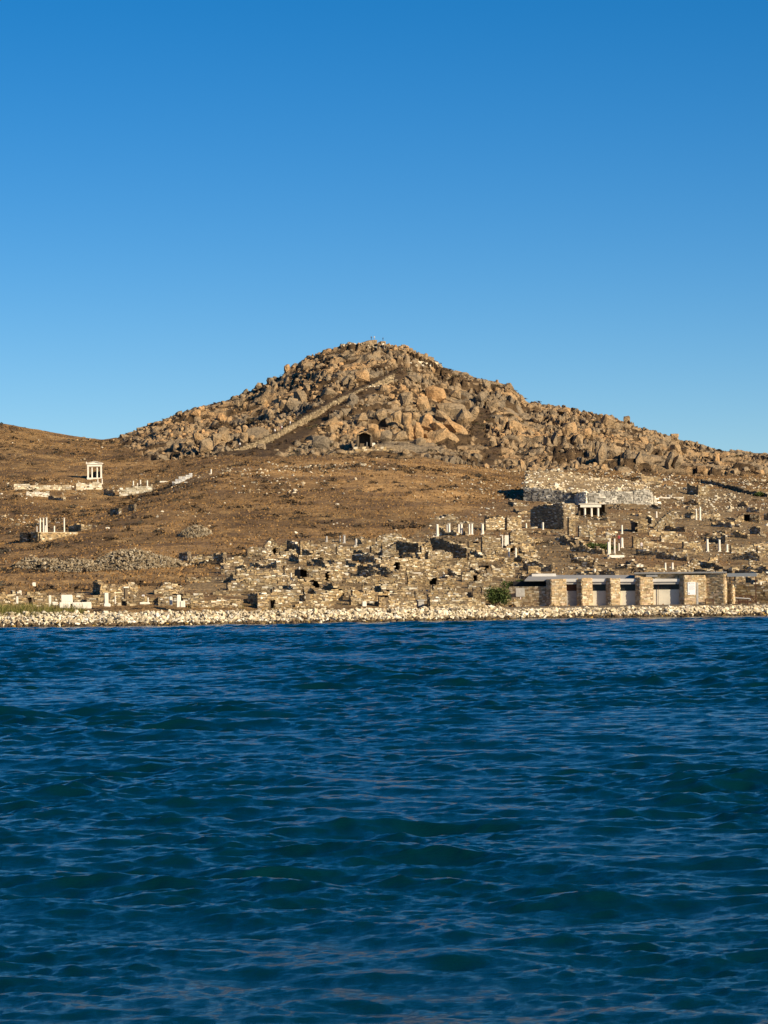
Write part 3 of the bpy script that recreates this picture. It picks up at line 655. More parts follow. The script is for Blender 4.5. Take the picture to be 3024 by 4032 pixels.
# ---- masonry: courses of separate stones over a core
OCHRE = np.array([[.41, .30, .15], [.47, .36, .20], [.34, .24, .12], [.51, .42, .255], [.27, .195, .11], [.39, .28, .14], [.22, .17, .11], [.32, .24, .14], [.68, .60, .44]])
def lay(A, B, zb, top, thick, sw, sh, rg, pal=OCHRE, doors=(), jit=.035, off=0.0):
    """stones along A-B as arrays; top(t metres) is the absolute height of the wall there; doors (t0, t1, z top, z sill)"""
    d = np.array([B[0] - A[0], B[1] - A[1]]); L = np.hypot(*d); d = d / L; nrm = np.array([d[1], -d[0]])
    ts = np.linspace(0, L, 24); zt = max(top(t) for t in ts); z0 = min(zb(t) for t in ts) - .25
    rows = []
    z = z0
    while z < zt:
        h = sh * rg.uniform(.75, 1.3); t = -rg.uniform(0, sw)
        while t < L:
            w = sw * rg.choice([.6, .8, 1.0, 1.3, 1.8], p=[.2, .25, .3, .17, .08]) * rg.uniform(.85, 1.15)
            a, b = max(t, 0), min(t + w, L); c = (a + b) / 2; t += w
            if b - a < .1 or z + h * .6 > top(c) or z + h < zb(c) - .3: continue
            if any(t0 < c < t1 and s0 < z + h / 2 < zd for (t0, t1, zd, s0) in doors): continue
            rows.append((c, z + h / 2, b - a, h))
        z += h
    if not rows: return None
    r = np.array(rows); n = len(r)
    ctr = np.stack([A[0] + d[0] * r[:, 0] + nrm[0] * off, A[1] + d[1] * r[:, 0] + nrm[1] * off, r[:, 1]], 1)
    th = thick * rg.uniform(.88, 1.12, n)
    sgn = np.array([(sx, sy, sz) for sz in (-1, 1) for sx, sy in ((-1, -1), (1, -1), (1, 1), (-1, 1))], float)
    half = np.stack([r[:, 2] / 2 - .012, th / 2, r[:, 3] / 2 - .012], 1)
    loc = sgn[None] * half[:, None, :] + rg.normal(0, jit, (n, 8, 3)) * np.array([.6, 1, .6])
    V = np.stack([ctr[:, None, 0] + loc[..., 0] * d[0] + loc[..., 1] * nrm[0] * -1, ctr[:, None, 1] + loc[..., 0] * d[1] + loc[..., 1] * nrm[1] * -1, ctr[:, None, 2] + loc[..., 2]], -1)
    fq = np.array([(0, 3, 2, 1), (4, 5, 6, 7), (0, 1, 5, 4), (1, 2, 6, 5), (2, 3, 7, 6), (3, 0, 4, 7)])
    T = (np.arange(n)[:, None, None] * 8 + fq[None]).reshape(-1, 4)
    c = pal[rg.integers(0, len(pal), n)] * rg.uniform(.7, 1.2, (n, 1)); C = np.repeat(c, 8, 0)
    return V.reshape(-1, 3), T, C
def merge(parts):
    parts = [p for p in parts if p is not None]; n = 0; Vs, Ts, Cs = [], [], []
    for V, T, C in parts: Vs.append(V); Ts.append(T + n); Cs.append(C); n += len(V)
    return np.concatenate(Vs), np.concatenate(Ts), np.concatenate(Cs)
WALLS = []      # for labels: (object, px, py base, kind words)
KEEP = []       # (px0, px1, image row that must stay visible, Y): columns and monuments that walls in front must not hide
def ruin_wall(A, B, hs, thick=.65, sw=.42, sh=.19, doors=(), seed=0, label=None, pal=OCHRE, name='ruined_wall', rag=.35, shade_box=True, group='rubble walls of the ruined town'):
    """A, B ground points; hs heights along the wall (metres)"""
    rg = np.random.default_rng(seed + 1000)
    A = np.array(A[:2], float); B = np.array(B[:2], float); L = np.hypot(*(B - A)); d = (B - A) / L; nrm = np.array([d[1], -d[0]])
    if nrm[1] > 0: A, B = B, A; d = -d; nrm = -nrm; hs = hs[::-1]; doors = [(L - b, L - a, h) for a, b, h in doors]
    n = max(6, int(L / .45)); ts = np.linspace(0, L, n)
    zg = gz(A[0] + d[0] * ts, A[1] + d[1] * ts)
    hp = np.interp(ts, np.linspace(0, L, len(hs)), hs) + (vnoise(ts / 1.3, ts * 0 + seed * 3.7, seed) - .5) * 2 * rag + (rg.random(n) - .5) * rag * .6
    hp = np.maximum(hp, .25)
    for (k0, k1, row, YK) in KEEP:
        Yw = A[1] + d[1] * ts; pxw = CX + (A[0] + d[0] * ts) / Yw * F
        cap = H + (HY - row) / F * Yw - zg
        m = (Yw < YK - .4) & (pxw > k0) & (pxw < k1); hp = np.where(m, np.minimum(hp, np.maximum(cap, .2)), hp)
    zt = zg + hp
    zb = lambda t: float(np.interp(t, ts, zg)); top = lambda t: float(np.interp(t, ts, zt))
    dd = [(t0, t1, zb((t0 + t1) / 2) + h, -99) for (t0, t1, h) in doors]
    st = lay(A, B, zb, top, thick, sw, sh, rg, pal * rg.uniform(.74, 1.2) * np.array([[1, 1, 1]]) ** 1 * (1 - rg.uniform(0, .10) * np.array([[1., .3, -1.2]])), dd, .05)
    core = MB(); ck = thick * .40
    ok = [not any(t0 - .02 < t < t1 + .02 for (t0, t1, *_) in dd) for t in ts]
    for i in range(n - 1):
        t0, t1 = ts[i], ts[i + 1]; lo0, lo1 = zg[i] - .4, zg[i + 1] - .4
        dr = [q for q in dd if q[0] < (t0 + t1) / 2 < q[1]]
        spans = [(lo0, lo1, max(zt[i] - .1, lo0 + .12), max(zt[i + 1] - .1, lo1 + .12))]
        if dr:      # threshold below the opening, lintel above it
            spans = [(lo0, lo1, zg[i] + .02, zg[i + 1] + .02)]
            if min(zt[i], zt[i + 1]) - .1 > dr[0][2]: spans.append((dr[0][2], dr[0][2], zt[i] - .1, zt[i + 1] - .1))
        for (l0, l1, h0_, h1_) in spans:
            q = []
            for t, lo, hi in ((t0, l0, h0_), (t1, l1, h1_)):
                c = A + d * t
                for sgn in (1, -1):
                    e = c + nrm * ck * sgn; q += [(e[0], e[1], lo), (e[0], e[1], hi)]
            core.add(q, [(0, 4, 5, 1), (2, 3, 7, 6), (1, 5, 7, 3), (0, 2, 6, 4), (0, 1, 3, 2), (4, 6, 7, 5)], (.15, .115, .075))
    o = core.build(name, 'stone'); tag(o, label, 'ruined wall', group)
    if st: tag(fast_mesh('stones', *st, 'stone', o), kind='stuff')
    if shade_box:
        for (t0, t1, zd, _) in dd:      # closed dark box added behind a doorway to keep the opening black
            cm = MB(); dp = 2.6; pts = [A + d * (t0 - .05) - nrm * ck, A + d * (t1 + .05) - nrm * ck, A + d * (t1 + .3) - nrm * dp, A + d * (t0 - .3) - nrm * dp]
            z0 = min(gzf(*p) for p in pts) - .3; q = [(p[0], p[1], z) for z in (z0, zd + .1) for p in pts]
            cm.add(q, [(4, 5, 6, 7), (1, 2, 6, 5), (2, 3, 7, 6), (3, 0, 4, 7)], (.10, .075, .05)); cm.build('shade_box', 'stone', o)
    mid = (A + B) / 2
    return o, mid, hp.mean(), nrm
def wall_px(px0, px1, base, top, yaw=0, label=None, seed=0, tops=None, doors=(), thick=.65, sw=.42, sh=.19, y_min=0, Y=None, rag=.3, **kw):
    """a wall seen between two columns of the photograph, its face turned yaw degrees to the right"""
    c = hit((px0 + px1) / 2, base, y_min) if Y is None else P((px0 + px1) / 2, base, Y); m = c.y / F
    L = (px1 - px0) * m / math.cos(R(yaw)); dx, dy = math.cos(R(yaw)) * L / 2, math.sin(R(yaw)) * L / 2
    A = (c.x - dx, c.y - dy); B = (c.x + dx, c.y + dy)
    hs = [(base - t) * m for t in (tops or (top, top))]
    ds = [((a - px0) / (px1 - px0) * L, (b - px0) / (px1 - px0) * L, (base - t) * m) for (a, b, t) in doors]
    return ruin_wall(A, B, hs, thick, sw, sh, ds, seed + int(px0) * 7 + int(base), label, rag=rag, **kw)

# ---- columns and marble pieces
def column(px, base, top, w, label, name='marble_column', group='standing columns of the ruined town', cap=False, y_min=0, keep=True, Y=None, mat='marble', z=None):
    p = hit(px, base, y_min) if Y is None else P(px, base, Y)
    if Y is not None and z is not None: p.z = z
    m = p.y / F; h = (base - top) * m; r = max(w * m / 2, .10); rg = np.random.default_rng(int(px * 13))
    sh_ = MB(); k = 12; lv = [0, .12, .5, .85, 1.0]; V = []
    for j, t in enumerate(lv):
        rr = r * (1.0 - .12 * t)
        for q in range(k):
            a = 6.2832 * q / k; V.append((math.cos(a) * rr * (1 + rg.normal(0, .02)), math.sin(a) * rr * (1 + rg.normal(0, .02)), t * h + (rg.uniform(-.25, .12) * r if j == 4 and not cap else 0) - .15 * (j == 0)))
    fs = [(j * k + q, j * k + (q + 1) % k, (j + 1) * k + (q + 1) % k, (j + 1) * k + q) for j in range(4) for q in range(k)] + [tuple(range(4 * k, 5 * k))]
    sh_.add(V, fs, (1, 1, 1)); o = sh_.build(name, mat); o.location = p; o.rotation_euler = (rg.normal(0, .006), rg.normal(0, .006), 0); tag(o, label, 'column', group)
    b = MB(); v, f = chipped(r * 2.6, r * 2.6, r * .7, .03, rg); b.add(v - np.array([0, 0, .25 * r]), f, (1, 1, 1)); b.build('base', mat, o)
    if cap:
        c = MB(); v, f = chipped(r * 2.4, r * 2.4, r * .55, .03, rg, 1.15); c.add(v + np.array([0, 0, h - r * .1]), f, (1, 1, 1)); c.build('capital', mat, o)
    x, y = U(px, base)
    if keep: KEEP.append((x - w * .9 - 2, x + w * .9 + 2, y - 3, p.y))
    return o
def block(px, base, top, w, label, name='marble_block', cat='block', group=None, depth=None, rz=.3, mat='marble', y_min=0, keep=True, tilt=0, Y=None):
    p = hit(px, base, y_min) if Y is None else P(px, base, Y); m = p.y / F; rg = np.random.default_rng(int(px * 17))
    ww, h = w * m, (base - top) * m; d = depth or max(.35, min(ww, 1.0))
    mb = MB(); v, f = chipped(ww, d, h + .1, min(.07, ww * .12), rg, .97); mb.add(xf(v, (0, 0, -.1), 0, 0, tilt), f, (1, 1, 1))
    o = mb.build(name, mat); o.location = p; o.rotation_euler = (0, 0, rz); tag(o, label, cat, group)
    x, y = U(px, base)
    if keep: KEEP.append((x - w * .6, x + w * .6, y - 2, p.y))
    return o
CG = 'white columns of the terrace colonnade'
for i, (px, b, t, w) in enumerate([(1722, 2113, 2065, 11), (1760, 2096, 2066, 4), (1769, 2101, 2062, 10), (1806, 2104, 2065, 8), (1817, 2105, 2062, 11), (1848, 2105, 2063, 7), (1858, 2105, 2062, 10), (1900, 2104, 2062, 11)]):
    column(px, b, t, w, '%s white column from the left in the row of eight on the terrace' % ['first', 'second and thinnest', 'third', 'fourth', 'fifth', 'sixth', 'seventh', 'eighth'][i], group=CG, cap=i in (2, 4, 6, 7))
for px, b, t, w, lab in [
    (2004, 2201, 2158, 8, 'white column just below the marble doorway, left of a close pair'), (2031, 2201, 2158, 8, 'white column below the marble doorway, right of a close pair'),
    (2072, 2081, 2060, 7, 'short white column alone on the dark slope left of the theatre'), (2132, 2080, 2061, 4, 'thin white stub column beside a taller one below the theatre'), (2138, 2086, 2057, 7, 'white column with a thin stub beside it below the theatre'),
    (2396, 2184, 2135, 9, 'lower left column of the cluster of white columns beside the green shrub'), (2401, 2180, 2119, 8, 'tall back left column of the cluster beside the green shrub'), (2420, 2184, 2121, 7, 'slender middle column of the cluster beside the green shrub'), (2437, 2170, 2140, 6, 'short broken column inside the cluster beside the green shrub'), (2449, 2158, 2118, 12, 'broad right column of the cluster beside the green shrub'),
    (2449, 2103, 2068, 8, 'pointed broken column standing alone above the clustered columns'), (2342, 2265, 2240, 11, 'stubby white column just behind the shelter roof'),
    (2742, 2047, 2003, 6, 'left of two tall slender columns above the orange grass'), (2757, 2049, 1997, 8, 'right and taller of two slender columns above the orange grass'), (2585, 2038, 2014, 7, 'short column in front of the right end of the theatre wall'),
    (2786, 2173, 2123, 10, 'left of three white columns in the right part of town'), (2833, 2172, 2125, 10, 'middle of three white columns in the right part of town'), (2863, 2174, 2144, 10, 'short right one of three white columns in the right part of town'),
    (2620, 2246, 2216, 8, 'leftmost of three white pillars behind the roof parapet'), (2648, 2245, 2216, 9, 'middle of three white pillars behind the roof parapet'), (2711, 2236, 2212, 6, 'rightmost of three white pillars behind the roof parapet'),
    (1286, 2135, 2112, 8, 'leftmost weathered column on the top edge of the middle ruins'), (1339, 2134, 2109, 5, 'thin weathered post column beside a capped one, middle ruins'), (1355, 2139, 2109, 10, 'weathered column with capital on the top edge of the middle ruins'), (1402, 2149, 2122, 10, 'rightmost weathered column on the top edge of the middle ruins'),
    (1147, 2288, 2257, 5, 'low white post left of the big dark doorway'), (1180, 2280, 2232, 6, 'tall white post at the left jamb of the big dark doorway'), (2995, 2313, 2291, 9, 'small white pillar at the far right behind the picnic terrace'),
    (525, 1914, 1894, 6, 'left column of the small columns right of the temple'), (541, 1914, 1902, 5, 'shortest of the small columns right of the temple'), (553, 1917, 1890, 6, 'tallest of the small columns right of the temple'), (580, 1917, 1893, 6, 'rightmost of the small columns right of the temple'), (831, 1866, 1848, 6, 'small lone column on the crest of the brown hill')]:
    column(px, b, t, w, lab, y_min=(860 if b < 1950 and px < 700 else 0), cap=(lab.find('capital') >= 0), mat='marble' if px > 1500 or px < 1200 or px == 1147 else 'marble_grey')
# marble doorway
dw = empty('marble_doorway', hit(1988, 2160)); tag(dw, 'white marble doorway with two jambs standing in the ruins', 'doorway'); m_ = dw.location.y / F
for (x0, x1, t) in ((-11, -7, 53), (-1, 15, 52)):
    b = MB(); v, f = chipped((x1 - x0) * m_, .4, t * m_ + .3, .03); b.add(xf(v, ((x0 + x1) / 2 * m_, 0, -.3)), f, (1, 1, 1)); b.build('jamb', 'marble', dw)
b = MB(); v, f = chipped(13 * m_, .4, 3.5 * m_, .03); b.add(xf(v, (-13 * m_, 0, 50 * m_)), f, (1, 1, 1)); b.build('lintel_stub', 'marble', dw)
KEEP.append((1970, 2006, 2160, dw.location.y))
SM = 'white monuments along the shore'
for px, b, t, w, lab, dpt in [
    (68, 2374, 2348, 9, 'small white post standing in the tall grass at far left', .3), (79, 2344, 2325, 12, 'white block on the wall above the far left post', .5), (134, 2308, 2294, 14, 'rounded white stone alone on the slope at upper left', .5),
    (197, 2385, 2344, 10, 'narrow grey white stele left of the big white slab', .35), (263, 2375, 2342, 46, 'big square white marble slab standing on a long base', .5),
    (255, 2392, 2371, 44, 'left half of the long white base under the big slab', 1.1), (322, 2393, 2371, 76, 'right half of the long white base beside the big slab', 1.0), (216, 2381, 2370, 24, 'low white block between the stele and the big slab', .6),
    (419, 2384, 2334, 16, 'tall broken white stele right of the big slab', .5), (422, 2386, 2376, 26, 'low white plinth at the foot of the tall broken stele', .8), (454, 2375, 2345, 4, 'thin white post right of the tall broken stele', .2),
    (583, 2374, 2353, 5, 'thin white post by the small white sign', .2), (570, 2376, 2371, 40, 'low pale bench slab in front of the small white sign', .5), (673, 2378, 2349, 11, 'grey white stele with a dark left side', .9), (704, 2388, 2342, 16, 'tall white pillar with a lower block at its right', .5), (719, 2388, 2366, 20, 'lower white block against the tall pillar', .6),
    (1434, 2387, 2369, 17, 'white cube on the bank at mid shore', .6), (1549, 2380, 2370, 9, 'small white block right of the dark shore doorway', .4), (1271, 2314, 2305, 14, 'white block on the wall top above the dark triangular gaps', .5),
    (2511, 2232, 2223, 13, 'left one of two white blocks lying above the shelter', .4), (2526, 2232, 2223, 13, 'right one of two white blocks lying above the shelter', .4), (2425, 2196, 2186, 62, 'white base slab under the clustered columns', 1.4),
    (642, 1900, 1895, 27, 'long white beam lying right of the temple terrace', .5), (1470, 1757, 1744, 14, 'white block beside the gabled grotto', .8), (1640, 2259, 2256, 38, 'long white slab in the middle of the masonry', .4)]:
    block(px, b, t, w, lab, 'marble_slab' if w > 30 else 'marble_block', 'monument' if b - t > 15 else 'block', SM if b > 2290 and px < 1600 else 'white blocks among the ruins', dpt, rz=.12, y_min=(860 if px == 642 else 980 if px == 1470 else 0), Y=(414.5 if b > 2385 else 416.0) if px < 760 and b > 2365 else None)
# brown pillar with a white cap, and the grey stone chest
o = block(496, 2357, 2316, 14, 'brown stone pillar with a white cap by the left wall', 'stone_pillar', 'pillar', None, .5, mat='core')
mb = MB(); v, f = chipped(.7, .6, .15, .03); mb.add(v + np.array([0, 0, 41 * o.location.y / F]), f, (1, 1, 1)); mb.build('cap', 'marble', o)
o = block(1655, 2388, 2366, 26, 'grey stone chest with a lid on the shore bank', 'stone_chest', 'chest', None, .7, mat='greyboard')
mb = MB(); v, f = chipped(34 * o.location.y / F, .95, .14, .03); mb.add(v + np.array([0, 0, 22 * o.location.y / F + .004]), f, (1, 1, 1)); mb.build('lid', 'greyboard', o)

# ---- hand-placed walls read off the photograph
HW = [  # px0, px1, base, top, yaw, label, extra
 (1909, 1990, 2086, 2039, 25, 'tall ochre house wall right behind the terrace colonnade', {}), (1994, 2052, 2086, 2030, 25, 'tallest ochre wall, right of the terrace colonnade', {}), (2006, 2072, 2149, 2089, 25, 'broad ochre wall right of the marble doorway', {}),
 (1896, 1976, 2182, 2111, 20, 'large ochre wall left of the marble doorway', {}), (1843, 1890, 2177, 2134, 20, 'ochre wall with a dark slot below the terrace colonnade', dict(doors=[(1878, 1883, 2136)])), (1698, 1842, 2196, 2122, -48, 'wide shaded terrace wall below the left end of the colonnade', dict(tops=(2117, 2130, 2150))),
 (1656, 1699, 2207, 2130, 25, 'bright wall end left of the wide shaded terrace wall', dict(tops=(2150, 2129))), (1556, 1655, 2192, 2134, -48, 'shaded wall between two bright ends in the upper middle ruins', {}), (1504, 1556, 2201, 2140, 25, 'bright pointed wall in the upper middle ruins', dict(tops=(2170, 2140))),
 (1483, 1620, 2142, 2103, 15, 'long bright wall along the top edge of the middle ruins', dict(tops=(2115, 2101, 2120))), (1459, 1487, 2196, 2150, 25, 'narrow bright wall stub below the long top wall', {}), (1324, 1376, 2185, 2149, 20, 'bright wall under the weathered capped column', {}), (1378, 1430, 2178, 2140, 20, 'bright stepped wall right of the weathered columns', dict(tops=(2160, 2136))),
 (1030, 1066, 2186, 2118, 20, 'tall rising wall at the left end of the upper ruins', dict(tops=(2165, 2116))), (1066, 1128, 2186, 2125, 10, 'tall wall with an arched niche in the upper ruins', dict(tops=(2122, 2150, 2135), doors=[(1072, 1088, 2160)])), (1128, 1180, 2186, 2133, -48, 'shaded wall right of the arched niche wall', {}), (1181, 1232, 2189, 2131, 20, 'bright wall with a small dark hole in the upper ruins', dict(doors=[(1208, 1214, 2170)])),
 (973, 1029, 2189, 2152, 15, 'lower bright wall left of the tall rising wall', {}), (888, 955, 2230, 2190, 15, 'pale broken wall on the left edge of the ruins', dict(doors=[(910, 918, 2200)])), (845, 888, 2222, 2182, -50, 'dark shaded wall stub on the left edge of the ruins', {}), (710, 747, 2208, 2174, -50, 'dark shaded wall right of the long rubble mound', {}), (747, 842, 2224, 2188, 12, 'pale low wall right of the dark stub by the mound', {}),
 (1180, 1262, 2292, 2240, 14, 'high front wall with the big dark doorway', dict(doors=[(1186, 1210, 2243)], tops=(2238, 2236, 2250))), (1262, 1345, 2288, 2240, 14, 'front wall with a narrow dark doorway and thin posts', dict(doors=[(1278, 1296, 2250)])), (930, 1140, 2296, 2252, 14, 'long bright front wall left of the big dark doorway', dict(tops=(2240, 2252, 2262))), (884, 942, 2296, 2246, -55, 'black shaded stepped wall at the left of the front ruins', dict(tops=(2290, 2242))),
 (1490, 1640, 2388, 2345, 15, 'shore front wall with a tall dark doorway', dict(doors=[(1519, 1531, 2347)], Y=423)), (1690, 1910, 2385, 2318, 15, 'long coursed shore wall left of the green bush', dict(Y=424, tops=(2325, 2314, 2330))), (30, 330, 2362, 2318, 3, 'long coursed brown wall behind the big white slab', dict(Y=421, tops=(2330, 2318, 2322))), (340, 480, 2376, 2330, 6, 'brown wall behind the tall broken stele', dict(Y=420)), (500, 720, 2372, 2330, 6, 'low coursed wall behind the small white sign', dict(Y=420, tops=(2325, 2340, 2335))),
 (2277, 2344, 2112, 2072, 20, 'pale rubble wall below the white porch', {}), (2237, 2264, 2108, 2042, 25, 'narrow tall ochre wall end below the white porch', {}), (2220, 2261, 2037, 1978, 30, 'bright square wall left of the white porch', {}), (2095, 2222, 2082, 1990, -45, 'wide shaded terrace wall left of the white porch', dict(tops=(2010, 1984, 1980))),
 (2490, 2550, 2160, 2117, 22, 'ochre wall right of the clustered columns', {}), (2500, 2549, 2096, 2046, 10, 'house wall with two small dark windows below the theatre', dict(doors=[(2504, 2509, 2058), (2516, 2523, 2062)])), (2570, 2655, 2082, 2012, 25, 'sloping gable wall below the right end of the theatre', dict(tops=(2075, 2030, 2006))), (2050, 2074, 2142, 2090, 25, 'narrow bright wall right of the broad ochre wall', {}), (2062, 2110, 2197, 2171, 20, 'small bright wall below the narrow bright wall', {}), (2077, 2128, 2262, 2228, 16, 'coursed wall just left behind the shelter roof', {}),
 (2876, 2980, 2180, 2149, 10, 'grey brown wall right of the three white columns', {}), (2980, 3040, 2194, 2156, 15, 'bright wall at the right edge of the town', {}), (2752, 2880, 2252, 2216, -58, 'long black shaded wall above the metal canopy', dict(tops=(2214, 2222, 2232))), (2860, 2985, 2262, 2245, -55, 'low black shaded wall above the right end of the canopy', {}),
 (2523, 2601, 1904, 1874, 5, 'straight pale wall above the theatre at the foot of the rocks', dict(sw=.8, sh=.4)), (2745, 2792, 1950, 1912, 25, 'bright gable wall of the small roofless house on the right slope', {}), (2710, 2745, 1948, 1906, -50, 'shaded gable of the small roofless house on the right slope', dict(tops=(1903, 1915))), (2928, 2990, 2056, 2026, -30, 'ruin with a black opening above the orange grass at right', dict(doors=[(2930, 2954, 2030)])), (2890, 2927, 2054, 2020, 25, 'pale rubble wall end beside the black opening at right', dict(tops=(2045, 2022))),
 (56, 280, 1930, 1908, 4, 'long pale terrace wall left of the temple', dict(y_min=860, sw=.9, sh=.4)), (105, 195, 1955, 1935, 4, 'second pale terrace wall below the long one', dict(y_min=860, sw=.9, sh=.4)), (300, 400, 1928, 1902, 10, 'pale terrace wall right below the temple', dict(y_min=860, sw=.9, sh=.4)), (190, 258, 1970, 1956, -50, 'dark low wall below the temple terraces', dict(y_min=850)), (358, 402, 1922, 1910, -55, 'dark short wall right under the temple', dict(y_min=860)), (410, 452, 1951, 1932, -55, 'dark wall stub right below the temple terrace', dict(y_min=850)), (470, 600, 1947, 1918, 12, 'pale broken wall under the small columns right of the temple', dict(y_min=850, sw=.9, sh=.4)), (508, 550, 1945, 1932, -55, 'dark wall under the small columns right of the temple', dict(y_min=845)),
 (435, 476, 2026, 2001, -55, 'dark roofless ruin on the left flank of the brown hill', {}), (508, 534, 2012, 1984, -40, 'dark ruin with a pale pillar on the left flank of the brown hill', {}), (272, 330, 2092, 2066, -55, 'dark ruined wall right of the column terrace', {}), (300, 360, 2086, 2068, 15, 'pale low wall right of the column terrace', {}),
]
WSEED = 0
for (a, b, base, top, yaw, lab, ex) in HW:
    WSEED += 1; ex = dict(ex); far = base < 2050
    for k, v in dict(sw=.62 if far else .42, sh=.3 if far else .19).items(): ex.setdefault(k, v)
    if base < 1960 and a < 700 and 'pale' in lab: ex['pal'] = np.array([[.66, .60, .44], [.58, .50, .34], [.72, .67, .54], [.46, .38, .25]])
    ruin = wall_px(a, b, base, top, yaw, lab, WSEED, **ex)
    x0, y0 = U(a, base); x1, y1 = U(b, base)
    KEEP.append((x0, x1, y0 - .45 * (base - top), ruin[1][1]))
# marble wall on the crest, half grey
o, mid, *_ = wall_px(677, 757, 1898, 1877, 8, 'white marble block wall with grey left half on the hill crest', 77, y_min=800, sw=1.0, sh=.5, pal=np.array([[.66, .63, .55], [.72, .70, .62], [.45, .44, .42]]), thick=.8, rag=.15)

# ---- the rest of the town: rows of walls along the slope and cross walls between them
LAND = [(263, 2360, 'the big white slab'), (419, 2360, 'the tall broken stele'), (704, 2365, 'the tall white pillar'), (943, 2270, 'the black stepped wall'), (1197, 2265, 'the big dark doorway'), (1287, 2265, 'the narrow dark doorway'), (1434, 2378, 'the white cube'), (1525, 2365, 'the dark shore doorway'), (1655, 2376, 'the grey stone chest'), (1355, 2124, 'the weathered capped column'), (1090, 2150, 'the arched niche wall'), (1540, 2120, 'the long top wall'), (1640, 2258, 'the long white slab'), (1810, 2090, 'the terrace colonnade'), (1988, 2130, 'the marble doorway'), (2018, 2180, 'the close column pair'), (1940, 2330, 'the green shore bush'), (2140, 2070, 'the column with a stub'), (2325, 2010, 'the white porch'), (2310, 2095, 'the pale wall under the porch'), (2420, 2150, 'the clustered columns'), (2342, 2252, 'the stubby white column'), (2518, 2228, 'the two white blocks'), (2640, 2230, 'the parapet pillars'), (2750, 2022, 'the two slender columns'), (2825, 2150, 'the three white columns'), (2940, 2040, 'the black opening'), (2600, 2050, 'the sloping gable wall'), (2880, 2240, 'the long black wall')]
AUTO = []
def auto_wall(px, Y, L, yaw, hs, doors=(), sw=.42, sh=.19):
    x = (px - CX) / F * Y; dx, dy = math.cos(R(yaw)) * L / 2, math.sin(R(yaw)) * L / 2
    global WSEED; WSEED += 1
    o, mid, hm, nrm = ruin_wall((x - dx, Y - dy), (x + dx, Y + dy), hs, random.uniform(.5, .75), sw, sh, doors, WSEED, None, rag=.55)
    z = gzf(mid[0], mid[1]); py = HY - (z + hm / 2 - H) / mid[1] * F - ROLL * (px - CX)
    AUTO.append((o, CX + mid[0] / mid[1] * F, py, hm, L, abs(yaw) > 35, mid[1]))
def in_house(px, Y): return 1970 < px < 3100 and Y < 466
rr_ = random.Random(21)
rows = []
for s, p0 in ((13, 740), (19, 770), (26, 800), (33, 880), (41, 870), (50, 700), (60, 900), (72, 860), (86, 960), (102, 1000), (120, 1030), (140, 1060), (162, 1200)): rows.append((s, p0, 2000, True))
for s in (17, 25): rows.append((s, -250, 760, True))
for s in (46, 58, 70, 84, 99, 116, 135, 156, 180, 206, 234, 264, 297, 330, 362): rows.append((s, 2000, 3150, False))
for s in (200, 232, 262): rows.append((s, 1690, 2000, False))
for (s, p0, p1, front) in rows:
    px = p0 + rr_.uniform(0, 40)
    while px < p1:
        Y = float(shore(px)) + s + rr_.uniform(-2.2, 2.2); m = Y / F
        L = rr_.uniform(3.0, 8.5) * (1 if front else .8); c = px + L / m / 2; px += L / m + rr_.uniform(.2, 3.4) / m * (1 if front else 2.8)
        if c > p1 + 60 or town_mask(np.array([c]), np.array([Y]))[0] < .3 or in_house(c, Y): continue
        h0 = rr_.uniform(.4, 1.45) * (1.0 if front else .85); h0 *= min(1, .45 + max(0, c - p0) / 320) if front else 1; hs = [max(.3, h0 + rr_.uniform(-.5, .5)) for _ in range(3)]
        ds = []
        if front and L > 3.5 and h0 > .95 and rr_.random() < .45: t = rr_.uniform(1, L - 2); ds = [(t, t + rr_.uniform(.6, 1.0), h0 * rr_.uniform(.75, .95))]
        far = Y > 560
        auto_wall(c, Y, L, (14 + rr_.uniform(-8, 8)) if rr_.random() < (1 if front and s < 45 else .72 if front else .45) else (-44 + rr_.uniform(-10, 8)), hs, ds, .55 if far else .42, .25 if far else .19)
        if rr_.random() < (.42 if front else .6):
            LC = rr_.uniform(2.2, 5.0); Yc = Y + LC / 2 + .3
            if not in_house(c, Yc): auto_wall(c + rr_.uniform(-.5, .5) * L / m, Yc, LC, -68 + rr_.uniform(-12, 22), [max(.45, h0 + rr_.uniform(-.3, .45)), max(.35, h0 * .65)], (), .45, .2)
# labels that single each wall out: how high, what it is near, which one up the slope
seen = {}
for a in AUTO:
    o, px, py, hm, L, cross, Y = a
    ref = min(LAND, key=lambda q: (px - q[0]) ** 2 + (2.2 * (py - q[1])) ** 2)
    dx, dy = px - ref[0], py - ref[1]
    rel = ('left of' if dx < 0 else 'right of') if abs(dx) > 1.6 * abs(dy) else ('below' if dy > 0 else 'above')
    size = 'knee-high' if hm < .85 else 'waist-high' if hm < 1.3 else 'chest-high' if hm < 1.8 else 'head-high'
    key = '%s %s rubble wall %s %s' % (size, 'shaded cross' if cross else ('long sunlit' if L > 5.5 else 'short sunlit'), rel, ref[2])
    seen.setdefault(key, []).append(a)
ORD = ['lowest', 'second lowest', 'third lowest', 'fourth lowest', 'fifth lowest', 'sixth lowest', 'seventh lowest', 'eighth lowest', 'ninth lowest']
for key, lst in seen.items():
    lst.sort(key=lambda a: a[6])
    for i, a in enumerate(lst): a[0]['label'] = key if len(lst) == 1 else key + ', ' + (ORD[i] if i < len(ORD) else 'highest')
print('walls', len(AUTO) + len(HW))

